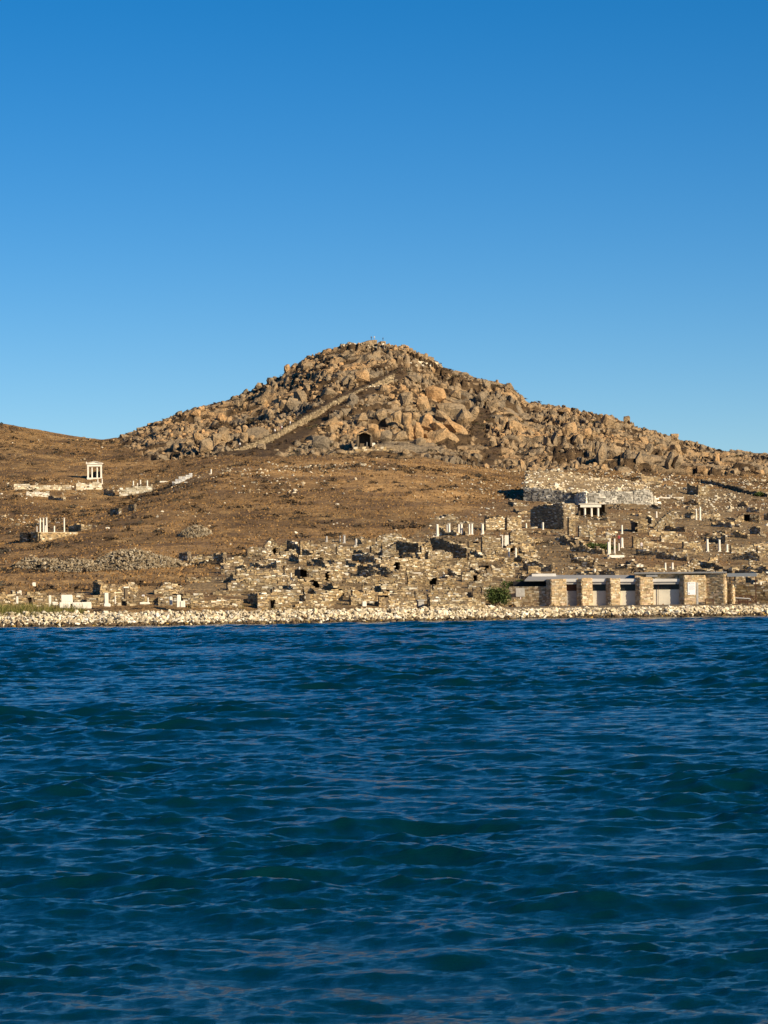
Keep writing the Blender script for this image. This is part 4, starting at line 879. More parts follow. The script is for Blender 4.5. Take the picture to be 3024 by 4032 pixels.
# ================================================================== temple, terrace house, theatre, porch
def marble_part(name, parent, V, Fc, mat='marble'):
    mb = MB(); mb.add(V, Fc, (1, 1, 1)); return mb.build(name, mat, parent)
def cyl(r0, r1, z0, z1, x=0, y=0, k=12):
    V = [(x + math.cos(6.2832 * q / k) * r, y + math.sin(6.2832 * q / k) * r, z) for r, z in ((r0, z0), (r1, z1)) for q in range(k)]
    return V, [(q, (q + 1) % k, k + (q + 1) % k, k + q) for q in range(k)] + [tuple(range(k))[::-1], tuple(range(k, 2 * k))]
def temple():
    p = hit(373, 1886, 870); m = p.y / F
    t = empty('temple', p, R(6)); tag(t, 'small white marble temple front with pediment on the left hillside', 'temple')
    w = 58 * m; h = 44 * m; r = 3.1 * m; dep = 5.5; zb = 5 * m
    V, f = box_vf(-w / 2 - .15, w / 2 + .15, -.4, dep, -1.6, zb - .3 * m); marble_part('platform', t, V, f)
    for sx in (-1, 1):
        x = sx * (w / 2 - 3.3 * m); V, f = box_vf(x - 3.3 * m, x + 3.3 * m, 0, 1.0, zb - .3 * m, zb + h); a = marble_part('anta', t, V, f)
        V, f = box_vf(x - 3.7 * m, x + 3.7 * m, -.06, 1.06, zb + h - 1.6 * m, zb + h + .002); marble_part('capital', a, V, f)
    for x in (-10.5 * m, 9.5 * m):
        V, f = cyl(r, r * .86, zb - .3 * m, zb + h, x, .5); c = marble_part('column', t, V, f)
        V, f = box_vf(x - r * 1.25, x + r * 1.25, .5 - r * 1.25, .5 + r * 1.25, zb + h - 1.6 * m, zb + h + .003); marble_part('capital', c, V, f)
        V, f = cyl(r * 1.3, r * 1.15, zb - .3 * m, zb + 1.2 * m, x, .5); marble_part('base', c, V, f)
    z1 = zb + h + .004; z2 = z1 + 9 * m
    V, f = box_vf(-w / 2 - .05, w / 2 + .05, -.05, 1.05, z1, z2); marble_part('architrave', t, V, f)
    V, f = box_vf(-w / 2 - .35, w / 2 + .35, -.3, 1.2, z2 + .003, z2 + 2.6 * m); cor = marble_part('cornice', t, V, f)
    z3 = z2 + 2.6 * m + .003; ap = z3 + 9 * m
    pd = MB(); prof = [(-w / 2, z3), (w / 2, z3), (0, ap - 1.2 * m)]
    pd.add([(x, y, z) for y in (0.05, .9) for x, z in prof], [(0, 1, 2), (5, 4, 3), (0, 3, 4, 1), (1, 4, 5, 2), (2, 5, 3, 0)], (1, 1, 1)); pdo = pd.build('pediment', 'marble', t)
    for sx in (-1, 1):
        V = [(sx * (w / 2 + .35), y, z3 + dz) for y in (-.32, 1.2) for dz in (.002, 1.6 * m)] + [(0, y, ap - 1.0 * m + dz) for y in (-.32, 1.2) for dz in (0, 1.6 * m)]
        marble_part('raking_cornice', pdo, V, [(0, 1, 5, 4), (2, 6, 7, 3), (1, 3, 7, 5), (0, 4, 6, 2), (0, 2, 3, 1), (4, 5, 7, 6)])
    V, f = box_vf(-w / 2 - .3, -w / 2 - .05, .1, .4, z3 + 1.6 * m, z3 + 7 * m); marble_part('corner_ornament', t, V, f)
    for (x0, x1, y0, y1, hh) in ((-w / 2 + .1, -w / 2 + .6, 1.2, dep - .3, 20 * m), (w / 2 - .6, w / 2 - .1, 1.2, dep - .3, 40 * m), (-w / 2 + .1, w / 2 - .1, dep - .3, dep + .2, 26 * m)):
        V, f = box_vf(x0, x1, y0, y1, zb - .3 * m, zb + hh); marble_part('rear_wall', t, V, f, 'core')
    xl, yl = U(373, 1886); KEEP.append((xl - 40, xl + 40, yl, p.y))
    return t
temple()
for px, b, t_ in ((385, 1905, 1887), (402, 1908, 1887)):
    column(px, b, t_, 5, 'white stub column under the %s side of the temple front' % ('middle' if px < 390 else 'right'), y_min=860, group='stub columns below the temple')

def terrace_house():
    Y = hit(118, 2137).y; m = Y / F; pz = lambda px, py, YY: P(px, py, YY)
    t = empty('terrace_house', pz(118, 2137, Y)); tag(t, 'stone house front with dark door under a column terrace at left', 'ruined house')
    rg = np.random.default_rng(4); base = P(80, 2140, Y).z; top = P(118, 2096, Y).z
    A = P(82, 2137, Y + 3.2); B = P(155, 2137, Y - .5); Cc = P(305, 2115, Y + 4.5)
    L = math.hypot(B.x - A.x, B.y - A.y); fx = lambda px: (px - 82) / 73 * L
    doors = [(fx(112), fx(125), P(0, 2104, Y).z + 1.0, -99), (fx(98), fx(103), P(118, 2120, Y).z, P(118, 2136, Y).z - .3), (fx(132), fx(137), P(118, 2117, Y).z, P(118, 2130, Y).z)]
    doors[0] = (fx(112), fx(125), P(118, 2103, Y).z, -99)
    def rel(o): o.location = -t.location; return o
    st = lay((A.x, A.y), (B.x, B.y), lambda q: base, lambda q: top, .6, .55, .26, rg, OCHRE * .8, doors)
    w1 = MB(); d2 = Vector((B.x - A.x, B.y - A.y)).normalized(); nr = Vector((d2.y, -d2.x))
    if nr.y > 0: nr = -nr
    cuts = sorted([0, L] + [v for dd in doors for v in dd[:2]])
    for a0, a1 in zip(cuts[:-1], cuts[1:]):
        dr = [q for q in doors if q[0] - .01 < (a0 + a1) / 2 < q[1]]
        for (z0, z1) in ([(base - .5, top - .1)] if not dr else [(dr[0][2], top - .1)] + ([(base - .5, dr[0][3])] if dr[0][3] > 0 else [])):
            pts = []
            for a_, sgn in ((a0, 1), (a1, 1), (a1, -1), (a0, -1)):
                c = Vector((A.x, A.y)) + d2 * a_ + nr * .22 * sgn; pts.append((c.x, c.y))
            prism(w1, pts, z0, z1, (.15, .115, .075))
    wo_ = rel(w1.build('front_wall', 'stone', t)); tag(fast_mesh('stones', *st, 'stone', wo_), kind='stuff')
    st = lay((B.x, B.y), (Cc.x, Cc.y), lambda q: base + .4, lambda q: top - .02, .6, .6, .28, rg, OCHRE)
    w2 = MB(); e = Vector((Cc.x - B.x, Cc.y - B.y)).normalized(); en = Vector((e.y, -e.x)) * .22
    prism(w2, [(B.x + en.x, B.y + en.y), (Cc.x + en.x, Cc.y + en.y), (Cc.x - en.x, Cc.y - en.y), (B.x - en.x, B.y - en.y)], base - .5, top - .12, (.15, .115, .075))
    ro = rel(w2.build('retaining_wall', 'stone', t)); tag(fast_mesh('stones', *st, 'stone', ro), kind='stuff')
    pav = MB(); G = P(300, 2093, Y + 14); Hh = P(90, 2093, Y + 14)
    prism(pav, [(A.x, A.y), (B.x, B.y), (Cc.x, Cc.y), (G.x, G.y), (Hh.x, Hh.y)], top - .35, top, (.42, .36, .25)); rel(pav.build('terrace_floor', 'stone', t))
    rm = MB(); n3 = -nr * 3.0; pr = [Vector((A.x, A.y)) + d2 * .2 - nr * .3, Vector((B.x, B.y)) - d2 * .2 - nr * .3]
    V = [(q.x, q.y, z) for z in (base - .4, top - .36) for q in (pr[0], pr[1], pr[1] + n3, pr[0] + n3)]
    rm.add(V, [(1, 2, 6, 5), (2, 3, 7, 6), (3, 0, 4, 7), (4, 5, 6, 7)], (.08, .06, .045)); rel(rm.build('shade_box', 'stone', t))
    return Y, top
TY, TZ = terrace_house()
for i, (px, tp, w) in enumerate([(146, 2068, 5), (158, 2037, 6), (171, 2036, 6), (178, 2066, 5), (184, 2035, 7), (214, 2068, 6), (253, 2037, 6)]):
    dY = (6, 2.5, 7.5, 2.0, 4.5, 4.0, 5.5)[i]
    column(px, 2093, tp, w, ['short stub column at the left end of the column terrace', 'first tall column from the left on the column terrace', 'second tall column from the left on the column terrace', 'short stub between the second and third tall terrace columns', 'third tall column from the left on the column terrace', 'short stub in the middle of the column terrace', 'tall lone column at the right of the column terrace'][i], group='columns on the left terrace', Y=TY + dY, z=TZ, keep=False, cap=tp < 2050)

# ---- theatre: rubble-covered seating bank between two grey marble retaining walls
def theatre():
    t = empty('ancient_theatre', hit(2300, 1995)); tag(t, 'ruined theatre with grey marble retaining walls and a rubble seating bank', 'theatre')
    rg = np.random.default_rng(12); pal = np.array([[.27, .26, .23], [.35, .34, .30], [.20, .19, .165], [.45, .43, .37], [.30, .28, .24]]); pale = np.array([[.70, .66, .54], [.62, .58, .48], [.74, .71, .62]])
    Y0 = hit(2300, 1990).y
    def rel(o): o.location = -t.location; return o
    def seg(name, pts, pal_, rag=.0):
        parts = []; core = MB()
        for (a, b) in zip(pts[:-1], pts[1:]):
            (pa, ba, ta, da), (pb, bb, tb, db) = a, b; A = P(pa, ba, Y0 + da); B = P(pb, bb, Y0 + db); zA, zB = P(pa, ta, Y0 + da).z, P(pb, tb, Y0 + db).z
            L = math.hypot(B.x - A.x, B.y - A.y)
            topf = lambda q, zA=zA, zB=zB, L=L: zA + (zB - zA) * q / L + rag * math.sin(q * 3.1) * .3; botf = lambda q, A=A, B=B, L=L: A.z + (B.z - A.z) * q / L
            parts.append(lay((A.x, A.y), (B.x, B.y), botf, topf, .9, .85, .42, rg, pal_, (), .08))
            prism(core, [(A.x, A.y + .1), (B.x, B.y + .1), (B.x, B.y + .6), (A.x, A.y + .6)], [A.z - 1, B.z - 1, B.z - 1, A.z - 1], [zA - .3, zB - .3, zB - .3, zA - .3], (.25, .24, .22))
        o = rel(core.build(name, 'stone', t)); tag(fast_mesh('blocks', *merge(parts), 'stone', o), kind='stuff'); return o
    seg('retaining_wall', [(2066, 1990, 1925, 8.5), (2125, 1985, 1921, 6.8), (2190, 1984, 1930, 5.4), (2226, 1984, 1936, 4.4), (2250, 1986, 1944, 3.6), (2271, 1986, 1952, 2.8)], pal)
    seg('retaining_wall', [(2312, 1988, 1938, -1), (2400, 1992, 1934, 2), (2490, 1998, 1932, 6), (2556, 2004, 1932, 11)], pal)
    seg('wall_end', [(2270, 1986, 1950, 3), (2285, 1986, 1938, 0), (2313, 1986, 1937, -1.2)], pale)
    seg('wall_end', [(2556, 2004, 1933, 11), (2572, 2008, 1948, 11), (2600, 2014, 1985, 12)], pale, .3)
    # bank: a lofted rubble slope from the wall tops up to the rim
    prof = [(2066, 1925, 9, 1872, 40), (2076, 1924, 8.7, 1856, 44), (2125, 1921, 7.3, 1856, 48), (2190, 1930, 5.9, 1857, 52), (2226, 1936, 5, 1860, 56), (2290, 1940, 2, 1866, 62), (2350, 1937, 1.5, 1878, 62), (2420, 1934, 4, 1886, 60), (2490, 1932, 8, 1892, 58), (2560, 1934, 13, 1905, 56)]
    nU, nV = 60, 26; grid = np.zeros((nU, nV, 3)); ppx = np.array([q[0] for q in prof], float)
    for i, px in enumerate(np.linspace(2066, 2560, nU)):
        yb, db, yt, dt = [np.interp(px, ppx, [q[k] for q in prof]) for k in (1, 2, 3, 4)]
        for j, v in enumerate(np.linspace(0, 1, nV)):
            Y = Y0 + db + .3 + (dt - db) * v; q = P(px, yb + (yt - yb) * (v ** .85) + 1.5, Y); grid[i, j] = q
    grid[..., 2] += (fbm(grid[..., 0] / 2.2, grid[..., 1] / 3, 311, 3) - .5) * .9
    V = grid.reshape(-1, 3); I2 = np.arange(nU * nV).reshape(nU, nV); q4 = np.stack([I2[:-1, :-1], I2[1:, :-1], I2[1:, 1:], I2[:-1, 1:]], -1).reshape(-1, 4)
    skirt_v = []; left = grid[0]; low = left.copy(); low[:, 2] -= 9; V2 = np.concatenate([V, low]); n0 = len(V)
    sk = np.array([(I2[0, j], I2[0, j + 1], n0 + j + 1, n0 + j) for j in range(nV - 1)])
    back = grid[:, -1].copy(); back[:, 2] -= 9; back[:, 1] += 4; n1 = len(V2); V2 = np.concatenate([V2, back]); sk2 = np.array([(I2[i, -1], I2[i + 1, -1], n1 + i + 1, n1 + i) for i in range(nU - 1)])
    nz = fbm(V2[:, 0] / 3, V2[:, 1] / 4, 321, 4)[:, None]; C = np.array([.30, .22, .12]) * (.5 + nz) * (1 - nz * .0)
    bo = rel(fast_mesh('seating_bank', V2, np.concatenate([q4, sk, sk2]), C, 'stone', t))
    n = 700; iu = rg.integers(0, nU, n); jv = (rg.random(n) ** 1.0 * nV).astype(int); pos = grid[iu, np.clip(jv, 0, nV - 1)] + rg.normal(0, .35, (n, 3)) * np.array([1, 1, .1])
    edge = (rg.random(n) < .35); pos[edge] = grid[iu[edge], rg.integers(0, 4, edge.sum())] + rg.normal(0, .3, (edge.sum(), 3)) * np.array([1, 1, .3])
    s = np.clip(rg.lognormal(-.65, .4, n), .25, 1.4); c = stone_colour(n, rg)
    Vr, Tr, Cr = scatter(ROCK_S, pos, s[:, None] * rg.uniform(.6, 1.4, (n, 3)) * np.array([1.2, 1, .7]), np.stack([rg.uniform(0, 6, n), rg.normal(0, .4, n), rg.normal(0, .4, n)], 1), c)
    tag(fast_mesh('tumbled_blocks', Vr, Tr, Cr, 'stone', bo), kind='stuff')
theatre()
def porch():
    p = hit(2325, 2032); Y = p.y - 2; m = Y / F
    t = empty('white_porch', P(2325, 2032, Y)); tag(t, 'white stone porch with three pillars in front of the theatre wall', 'porch')
    z = lambda py: (2030 - py) * m
    for k, px in enumerate((2303, 2329, 2355)):
        x = (px - 2325) * m; V, f = cyl(4.6 * m, 4.0 * m, z(2034), z(1996), x, 0, 10); c = marble_part('pillar', t, V, f)
        V, f = box_vf(x - 5.6 * m, x + 5.6 * m, -5.6 * m, 5.6 * m, z(1998), z(1995.4)); marble_part('capital', c, V, f)
    V, f = box_vf(-40 * m, 42 * m, -.45, .45, z(1995.2), z(1984)); marble_part('beam', t, V, f)
    V, f = box_vf(-46 * m, 60 * m, -.6, 4.0, z(1983.8), z(1981)); marble_part('roof_slab', t, V, f)
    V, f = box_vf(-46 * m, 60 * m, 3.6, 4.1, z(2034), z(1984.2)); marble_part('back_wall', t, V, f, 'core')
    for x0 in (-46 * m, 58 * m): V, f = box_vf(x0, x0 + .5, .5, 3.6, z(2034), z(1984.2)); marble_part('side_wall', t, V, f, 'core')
porch()

# ================================================================== the mountain: stair path, grotto, summit people
def path():
    pts = [(851, 1794, 6), (915, 1776, 15), (979, 1758, 22), (1036, 1736, 24), (1093, 1712, 24), (1150, 1680, 22), (1208, 1645, 19), (1265, 1612, 15), (1322, 1581, 12), (1380, 1555, 10), (1437, 1530, 8), (1510, 1494, 6), (1550, 1474, 4)]
    W = [hit(px, py + h * .5, 985) for (px, py, h) in pts]
    core = MB(); parts = []; rg = np.random.default_rng(3); pal = np.array([[.30, .235, .14], [.26, .20, .12], [.36, .29, .18], [.22, .17, .105]])
    # a gentle line through the hits
    Ys = [w.y for w in W]; Ys = [np.mean(Ys[max(0, i - 2):i + 3]) for i in range(len(Ys))]; Ys = [y - 3.5 for y in Ys]
    for i in range(len(pts) - 1):
        (pa, ya, ha), (pb, yb, hb) = pts[i], pts[i + 1]
        A0, A1, B0, B1 = P(pa, ya + ha * .5, Ys[i]), P(pa, ya - ha * .35, Ys[i]), P(pb, yb + hb * .5, Ys[i + 1]), P(pb, yb - hb * .35, Ys[i + 1])
        L = math.hypot(B0.x - A0.x, B0.y - A0.y)
        parts.append(lay((A0.x, A0.y), (B0.x, B0.y), lambda q: A0.z + (B0.z - A0.z) * q / L - .3, lambda q: A1.z + (B1.z - A1.z) * q / L, 1.0, 1.3, .6, rg, pal, (), .1))
        prism(core, [(A0.x, A0.y - .3), (B0.x, B0.y - .3), (B0.x, B0.y + 3.2), (A0.x, A0.y + 3.2)], [A0.z - 4, B0.z - 4, B0.z - 4, A0.z - 4], [A1.z - .15, B1.z - .15, B1.z - .15, A1.z - .15], (.30, .235, .14))
    o = core.build('stair_path', 'stone'); tag(o, 'walled stone stairway climbing diagonally across the mountain', 'path')
    tag(fast_mesh('stones', *merge(parts), 'stone', o), kind='stuff')
    return [(p, y, Y) for (p, y, h), Y in zip(pts, Ys)]
PATH = path()
def grotto():
    p = hit(1435, 1758, 985); Y = p.y - 5; m = Y / F
    t = empty('grotto', P(1435, 1756, Y)); tag(t, 'dark grotto under a gable of leaning stone slabs on the mountain', 'grotto')
    z = lambda py: (1756 - py) * m; x = lambda px: (px - 1435) * m
    for (xa, za, xb, zb) in ((x(1407), z(1714), x(1437), z(1702)), (x(1437.5), z(1702), x(1464), z(1717))):
        th = 5 * m; V = [(xa, y, za + d) for y in (-1.0, 4) for d in (0, th)] + [(xb, y, zb + d) for y in (-1.0, 4) for d in (0, th)]
        mb = MB(); mb.add(V, [(0, 1, 5, 4), (2, 6, 7, 3), (1, 3, 7, 5), (0, 4, 6, 2), (0, 2, 3, 1), (4, 5, 7, 6)], (.5, .5, .5)); mb.build('roof_slab', 'granite', t)
    for (a, b, tp) in ((1404, 1414, 1714), (1456, 1466, 1717)):
        V, f = chipped((b - a) * m, 3.6, z(tp) + 3 * m, .2); marble_part('side_wall', t, xf(V, ((x(a) + x(b)) / 2, 1.8, -2.4 * m)), f, 'core')
    V, f = box_vf(x(1406), x(1464), 3.4, 4.0, -2, z(1704)); marble_part('back_wall', t, V, f, 'core')
    V, f = chipped(26 * m, .5, 17 * m, .05); marble_part('low_wall', t, xf(V, (x(1430), 1.6, -.5)), f, 'core')
    V, f = chipped(2.5 * m, .3, 22 * m, .02); marble_part('post', t, xf(V, (x(1445), .8, -.5)), f, 'greyboard')
grotto()
wall_px(1352, 1545, 1778, 1760, 4, 'straight retaining wall on the ledge below the grotto', 5, y_min=985, sw=1.2, sh=.55, thick=1.4, rag=.25, group='walls on the mountain')
def person(px, py, Y, z, shirt, pants, label, yaw=0, walk=.12, hgt=1.72):
    me = bpy.data.meshes.new('person')
    J = [(0, 0, .95), (0, .0, 1.2), (0, 0, 1.42), (0, 0, 1.52), (0, -.02, 1.66), (.1, 0, .9), (.11, -walk, .5), (.11, -walk * .4, .08), (.11, -walk - .1, .03), (-.1, 0, .9), (-.11, walk, .5), (-.11, walk * 1.6, .08), (-.11, walk * 1.5 - .12, .03),
         (.2, 0, 1.4), (.27, walk * .6, 1.13), (.28, .0, .87), (-.2, 0, 1.4), (-.27, -walk * .6, 1.13), (-.28, -.12, .9)]
    E = [(0, 1), (1, 2), (2, 3), (3, 4), (0, 5), (5, 6), (6, 7), (7, 8), (0, 9), (9, 10), (10, 11), (11, 12), (2, 13), (13, 14), (14, 15), (2, 16), (16, 17), (17, 18)]
    rad = [.15, .15, .15, .055, .105, .09, .065, .045, .04, .09, .065, .045, .04, .065, .045, .035, .065, .045, .035]
    me.from_pydata([(x, y, q * hgt / 1.75) for x, y, q in J], E, [])
    o = bpy.data.objects.new('person', me); COL.objects.link(o); o.modifiers.new('skin', 'SKIN').use_smooth_shade = True
    for i, r in enumerate(rad): me.skin_vertices[0].data[i].radius = (r, r * .8); me.skin_vertices[0].data[i].use_root = (i == 0)

    s = o.modifiers.new('sub', 'SUBSURF'); s.levels = 1; s.render_levels = 1
    mt, nt, b = new_mat('clothes'); tc = nd(nt, 'ShaderNodeTexCoord'); sp = nd(nt, 'ShaderNodeSeparateXYZ'); nt.links.new(tc.outputs['Object'], sp.inputs[0])
    mr = nd(nt, 'ShaderNodeMapRange'); mr.inputs[2].default_value = 1.8; nt.links.new(sp.outputs[2], mr.inputs[0])
    c = ramp(nt, mr.outputs[0], [(0, (.03, .03, .03)), (.06, pants), (.52, shirt), (.82, (.42, .25, .17)), (.93, (.05, .035, .025))]); c.node.color_ramp.interpolation = 'CONSTANT'
    nt.links.new(c, b.inputs['Base Color']); b.inputs['Roughness'].default_value = .8
    me.materials.append(mt); q = P(px, py, Y); o.location = (q.x, q.y, q.z if z is None else z); o.rotation_euler = (0, 0, yaw); tag(o, label, 'person', 'visitors'); return o
def summit(px, py):
    x, y = U(px, py); u = (x - CX) / F; Yq = np.arange(1250, 1400, 1.); ang = (gz(u * Yq, Yq) - H) / Yq; Y = Yq[ang.argmax()]; return u * Y, Y, gzf(u * Y, Y)
PK = MB()
for (px, py, sh_, pa, lab, yw) in [(1462, 1340, (.05, .05, .07), (.03, .03, .04), 'person in dark clothes standing leftmost on the summit', .3), (1474, 1339, (.62, .58, .5), (.35, .3, .25), 'person in pale clothes standing second on the summit', -.2), (1508, 1344, (.06, .06, .10), (.03, .03, .05), 'person in dark clothes apart at right on the summit', 2.0)]:
    X, Y, Z = summit(px, py); zt_ = P(px, py, Y).z
    b = MB(); V, f = chipped(2.2, 2.2, max(.5, zt_ - Z + .6), .25); b.add(xf(V, (X, Y, zt_ - max(.5, zt_ - Z + .6))), f, (.45, .45, .45)); bo = b.build('boulder', 'granite', mountain)
    person(px, py, Y, zt_, sh_, pa, lab, yw, .04)
def on_path(px): return [np.interp(px, [q[0] for q in PATH], [q[k] for q in PATH]) for k in (1, 2)]
for (px, dy, sh_, pa, lab) in [(945, 0, (.7, .7, .7), (.08, .08, .1), 'person in white top lowest on the stairway'), (1083, 0, (.75, .75, .75), (.06, .04, .04), 'person in white top and dark trousers mid stairway'), (1104, 0, (.20, .05, .05), (.05, .04, .04), 'person in dark red top mid stairway'), (1110, 0, (.65, .6, .6), (.06, .05, .05), 'person in pale top just behind the red one on the stairway'), (1143, 0, (.6, .6, .62), (.3, .28, .25), 'person in pale clothes highest on the stairway')]:
    y, Y = on_path(px); h = np.interp(px, [851, 979, 1093, 1208], [6, 22, 24, 19]); q = P(px, y - h * .35, Y + 1.6); person(px, y, Y, None, sh_, pa, lab, .8).location = (q.x, q.y, q.z - .12)
for (px, py, sh_, pa, lab) in [(2437, 2142, (.28, .04, .04), (.03, .03, .04), 'person in red top behind the clustered columns'), (2526, 2172, (.55, .5, .5), (.05, .05, .06), 'person with pale top below the ochre wall at right')]:
    g = hit(px, py); person(px, py, g.y, g.z, sh_, pa, lab, .5)

# ================================================================== the shore shelter building
def Yf(px): return np.interp(px, [1900, 2153, 2860, 3024], [441.4, 440, 436, 435.1])
def B2(px, d): Y = Yf(px) + d; return ((U(px, 2330)[0] - CX) / F * Y, Y)
def zpx(px, py, d=0): return P(px, py, Yf(px) + d).z
BASE = 1.0
bld = empty('stone_shelter', (*B2(2480, 2), 1.36)); tag(bld, 'low stone shelter with four plastered bays and flat roof on the shore', 'building')
def brel(o): o.location = -bld.location; return o
BPAL = np.array([[.52, .41, .24], [.58, .48, .31], [.46, .34, .19], [.64, .56, .40], [.50, .37, .21], [.41, .31, .19], [.55, .41, .27]])
def veneer(pts, z0, z1, rg, parent, thick=.14, sw=.42, sh=.19, pal=BPAL, close=False):
    parts = []
    for (a, b) in zip(pts[:-1], pts[1:]): parts.append(lay(a, b, lambda q: z0, lambda q: z1, thick, sw, sh, rg, pal, (), .018))
    return tag(fast_mesh('stones', *merge(parts), 'stone', parent), kind='stuff')
rg = np.random.default_rng(31)
for k, (a, c, b, tp) in enumerate([(2153, 2171, 2228, 2279), (2273, 2292, 2331, 2279), (2388, 2405, 2440, 2278), (2504, 2521, 2570, 2275), (2677, 2695, 2778, 2269)]):
    zt_ = zpx(c, tp); pa, pc, pb, pb2, pa2 = B2(a, .5), B2(c, 0), B2(b, .55), B2(b, 1.7), B2(a, 1.7)
    mb = MB(); prism(mb, [pa, pc, pb, pb2, pa2], BASE - .4, zt_ - .05, (.22, .17, .10)); po = brel(mb.build('pier', 'stone', bld))
    veneer([pa2, pa, pc, pb, pb2], BASE - .3, zt_ + .05, rg, po)
for (a, b) in ((2228, 2273), (2331, 2388), (2440, 2504), (2570, 2677)):
    first = a == 2228
    # fascia beam: white concrete above, grey soffit edge below
    x0, x1 = a - 9, b
    mb = MB(); q = [B2(x0, .62), B2(x1, .48), B2(x1, 1.75), B2(x0, 1.75)]; prism(mb, q, zpx(a, 2291), [zpx(a, 2279), zpx(b, 2279), zpx(b, 2279), zpx(a, 2279)]); brel(mb.build('fascia', 'whitewash', bld))
    mb = MB(); q = [B2(x0 + 2, .75), B2(x1, .62), B2(x1, 2.2), B2(x0 + 2, 2.2)]; prism(mb, q, zpx(a, 2301), zpx(a, 2291.2)); brel(mb.build('soffit', 'concrete', bld))
    mb = MB(); q = [B2(a - 4, 1.08), B2(b + 4, 1.02), B2(b + 4, 1.23), B2(a - 4, 1.29)]; prism(mb, q, BASE - .3, zpx(a, 2327 if b < 2570 else 2322)); brel(mb.build('plaster_panel', 'plaster' if not first else 'greyboard', bld))  # first bay's panel is greyed; its shadow is put into the colour
    n = 1 if b - a < 70 else 3
    for j in range(n):
        u0 = a + (b - a) * j / n; u1 = a + (b - a) * (j + 1) / n
        mb = MB(); q = [B2(u0 + .6, 1.15), B2(u1 - .6, 1.15), B2(u1 - .6, 1.21), B2(u0 + .6, 1.21)]; prism(mb, q, zpx(a, 2326 if b < 2570 else 2321), zpx(a, 2302)); brel(mb.build('door_leaf' if first else 'window', 'darkwood' if first else 'glass', bld))
        if n > 1 and j: mb = MB(); q = [B2(u0 - .5, 1.09), B2(u0 + .5, 1.09), B2(u0 + .5, 1.14), B2(u0 - .5, 1.14)]; prism(mb, q, zpx(a, 2321), zpx(a, 2302)); brel(mb.build('mullion', 'darkwood', bld))
mb = MB(); q = [B2(2591, .90), B2(2592.4, .90), B2(2592.4, .96), B2(2591, .96)]; prism(mb, q, BASE, zpx(2591, 2306)); brel(mb.build('pole', 'darkwood', bld))
def stone_wall(name, pts, z0, z1, back, parent=bld):
    mb = MB(); p0, p1 = pts[0], pts[-1]
    for a, b in zip(pts[:-1], pts[1:]): prism(mb, [a, b, (b[0], b[1] + back), (a[0], a[1] + back)], z0, z1 - .04, (.22, .17, .10))
    o = brel(mb.build(name, 'stone', parent)); veneer(pts, z0, z1, rg, o); return o
stone_wall('side_wall', [B2(2005, 2.1), B2(2153, .75)], BASE - .3, zpx(2080, 2311, 1.3), .5)
stone_wall('end_wall', [B2(2776, 1.1), B2(2851, .15), B2(2861, 1.0)], BASE - .3, zpx(2810, 2257), 1.8)
mb = MB(); prism(mb, [B2(2500, 1.9), B2(2776, 1.6), B2(2776, 2.3), B2(2500, 2.6)], zpx(2600, 2279), [zpx(2500, 2261), zpx(2776, 2254), zpx(2776, 2254), zpx(2500, 2261)], (.36, .28, .17)); po = brel(mb.build('parapet', 'stone', bld))
veneer([B2(2500, 1.9), B2(2776, 1.6)], zpx(2600, 2278), zpx(2640, 2258), rg, po)
mb = MB(); prism(mb, [B2(2498, 1.7), B2(2862, .0), B2(2862, 9), B2(2498, 9)], [zpx(2498, 2260, 1.7), zpx(2862, 2256.5), zpx(2862, 2256.5), zpx(2498, 2260, 1.7)], [zpx(2498, 2258, 1.7) + .12, zpx(2862, 2256) + .16, zpx(2862, 2256) + .16, zpx(2498, 2258, 1.7) + .12]); brel(mb.build('upper_roof', 'roof', bld))
zr = zpx(2200, 2281)
mb = MB(); prism(mb, [B2(2066, 1.2), B2(2150, .9), B2(2680, 1.78), B2(2498, 8.0), B2(2130, 9.0), B2(2085, 8)], [zr - .22, zr - .22, zr - .22, zr + .2, zr + .34, zr + .3], [zr - .05, zr - .05, zr - .05, zr + .42, zr + .56, zr + .52]); brel(mb.build('main_roof', 'roof', bld))
mb = MB(); prism(mb, [B2(2095, 6.4), B2(2190, 6.4), B2(2190, 7.6), B2(2095, 7.6)], zr + .2, zr + .72); brel(mb.build('roof_kerb', 'whitewash', bld))
mb = MB(); prism(mb, [B2(2544, 1.3), B2(2590, 1.2), B2(2590, 1.8), B2(2544, 1.9)], zpx(2560, 2272), zpx(2560, 2264)); brel(mb.build('roof_hatch', 'roof', bld))
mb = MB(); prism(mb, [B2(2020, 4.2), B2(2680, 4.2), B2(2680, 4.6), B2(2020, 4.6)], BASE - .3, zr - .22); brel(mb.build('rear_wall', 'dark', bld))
mb = MB(); prism(mb, [B2(2742, .2), B2(2750, .26), B2(2750, .56), B2(2742, .5)], BASE - .3, zpx(2746, 2293)); brel(mb.build('downpipe', 'greyboard', bld))
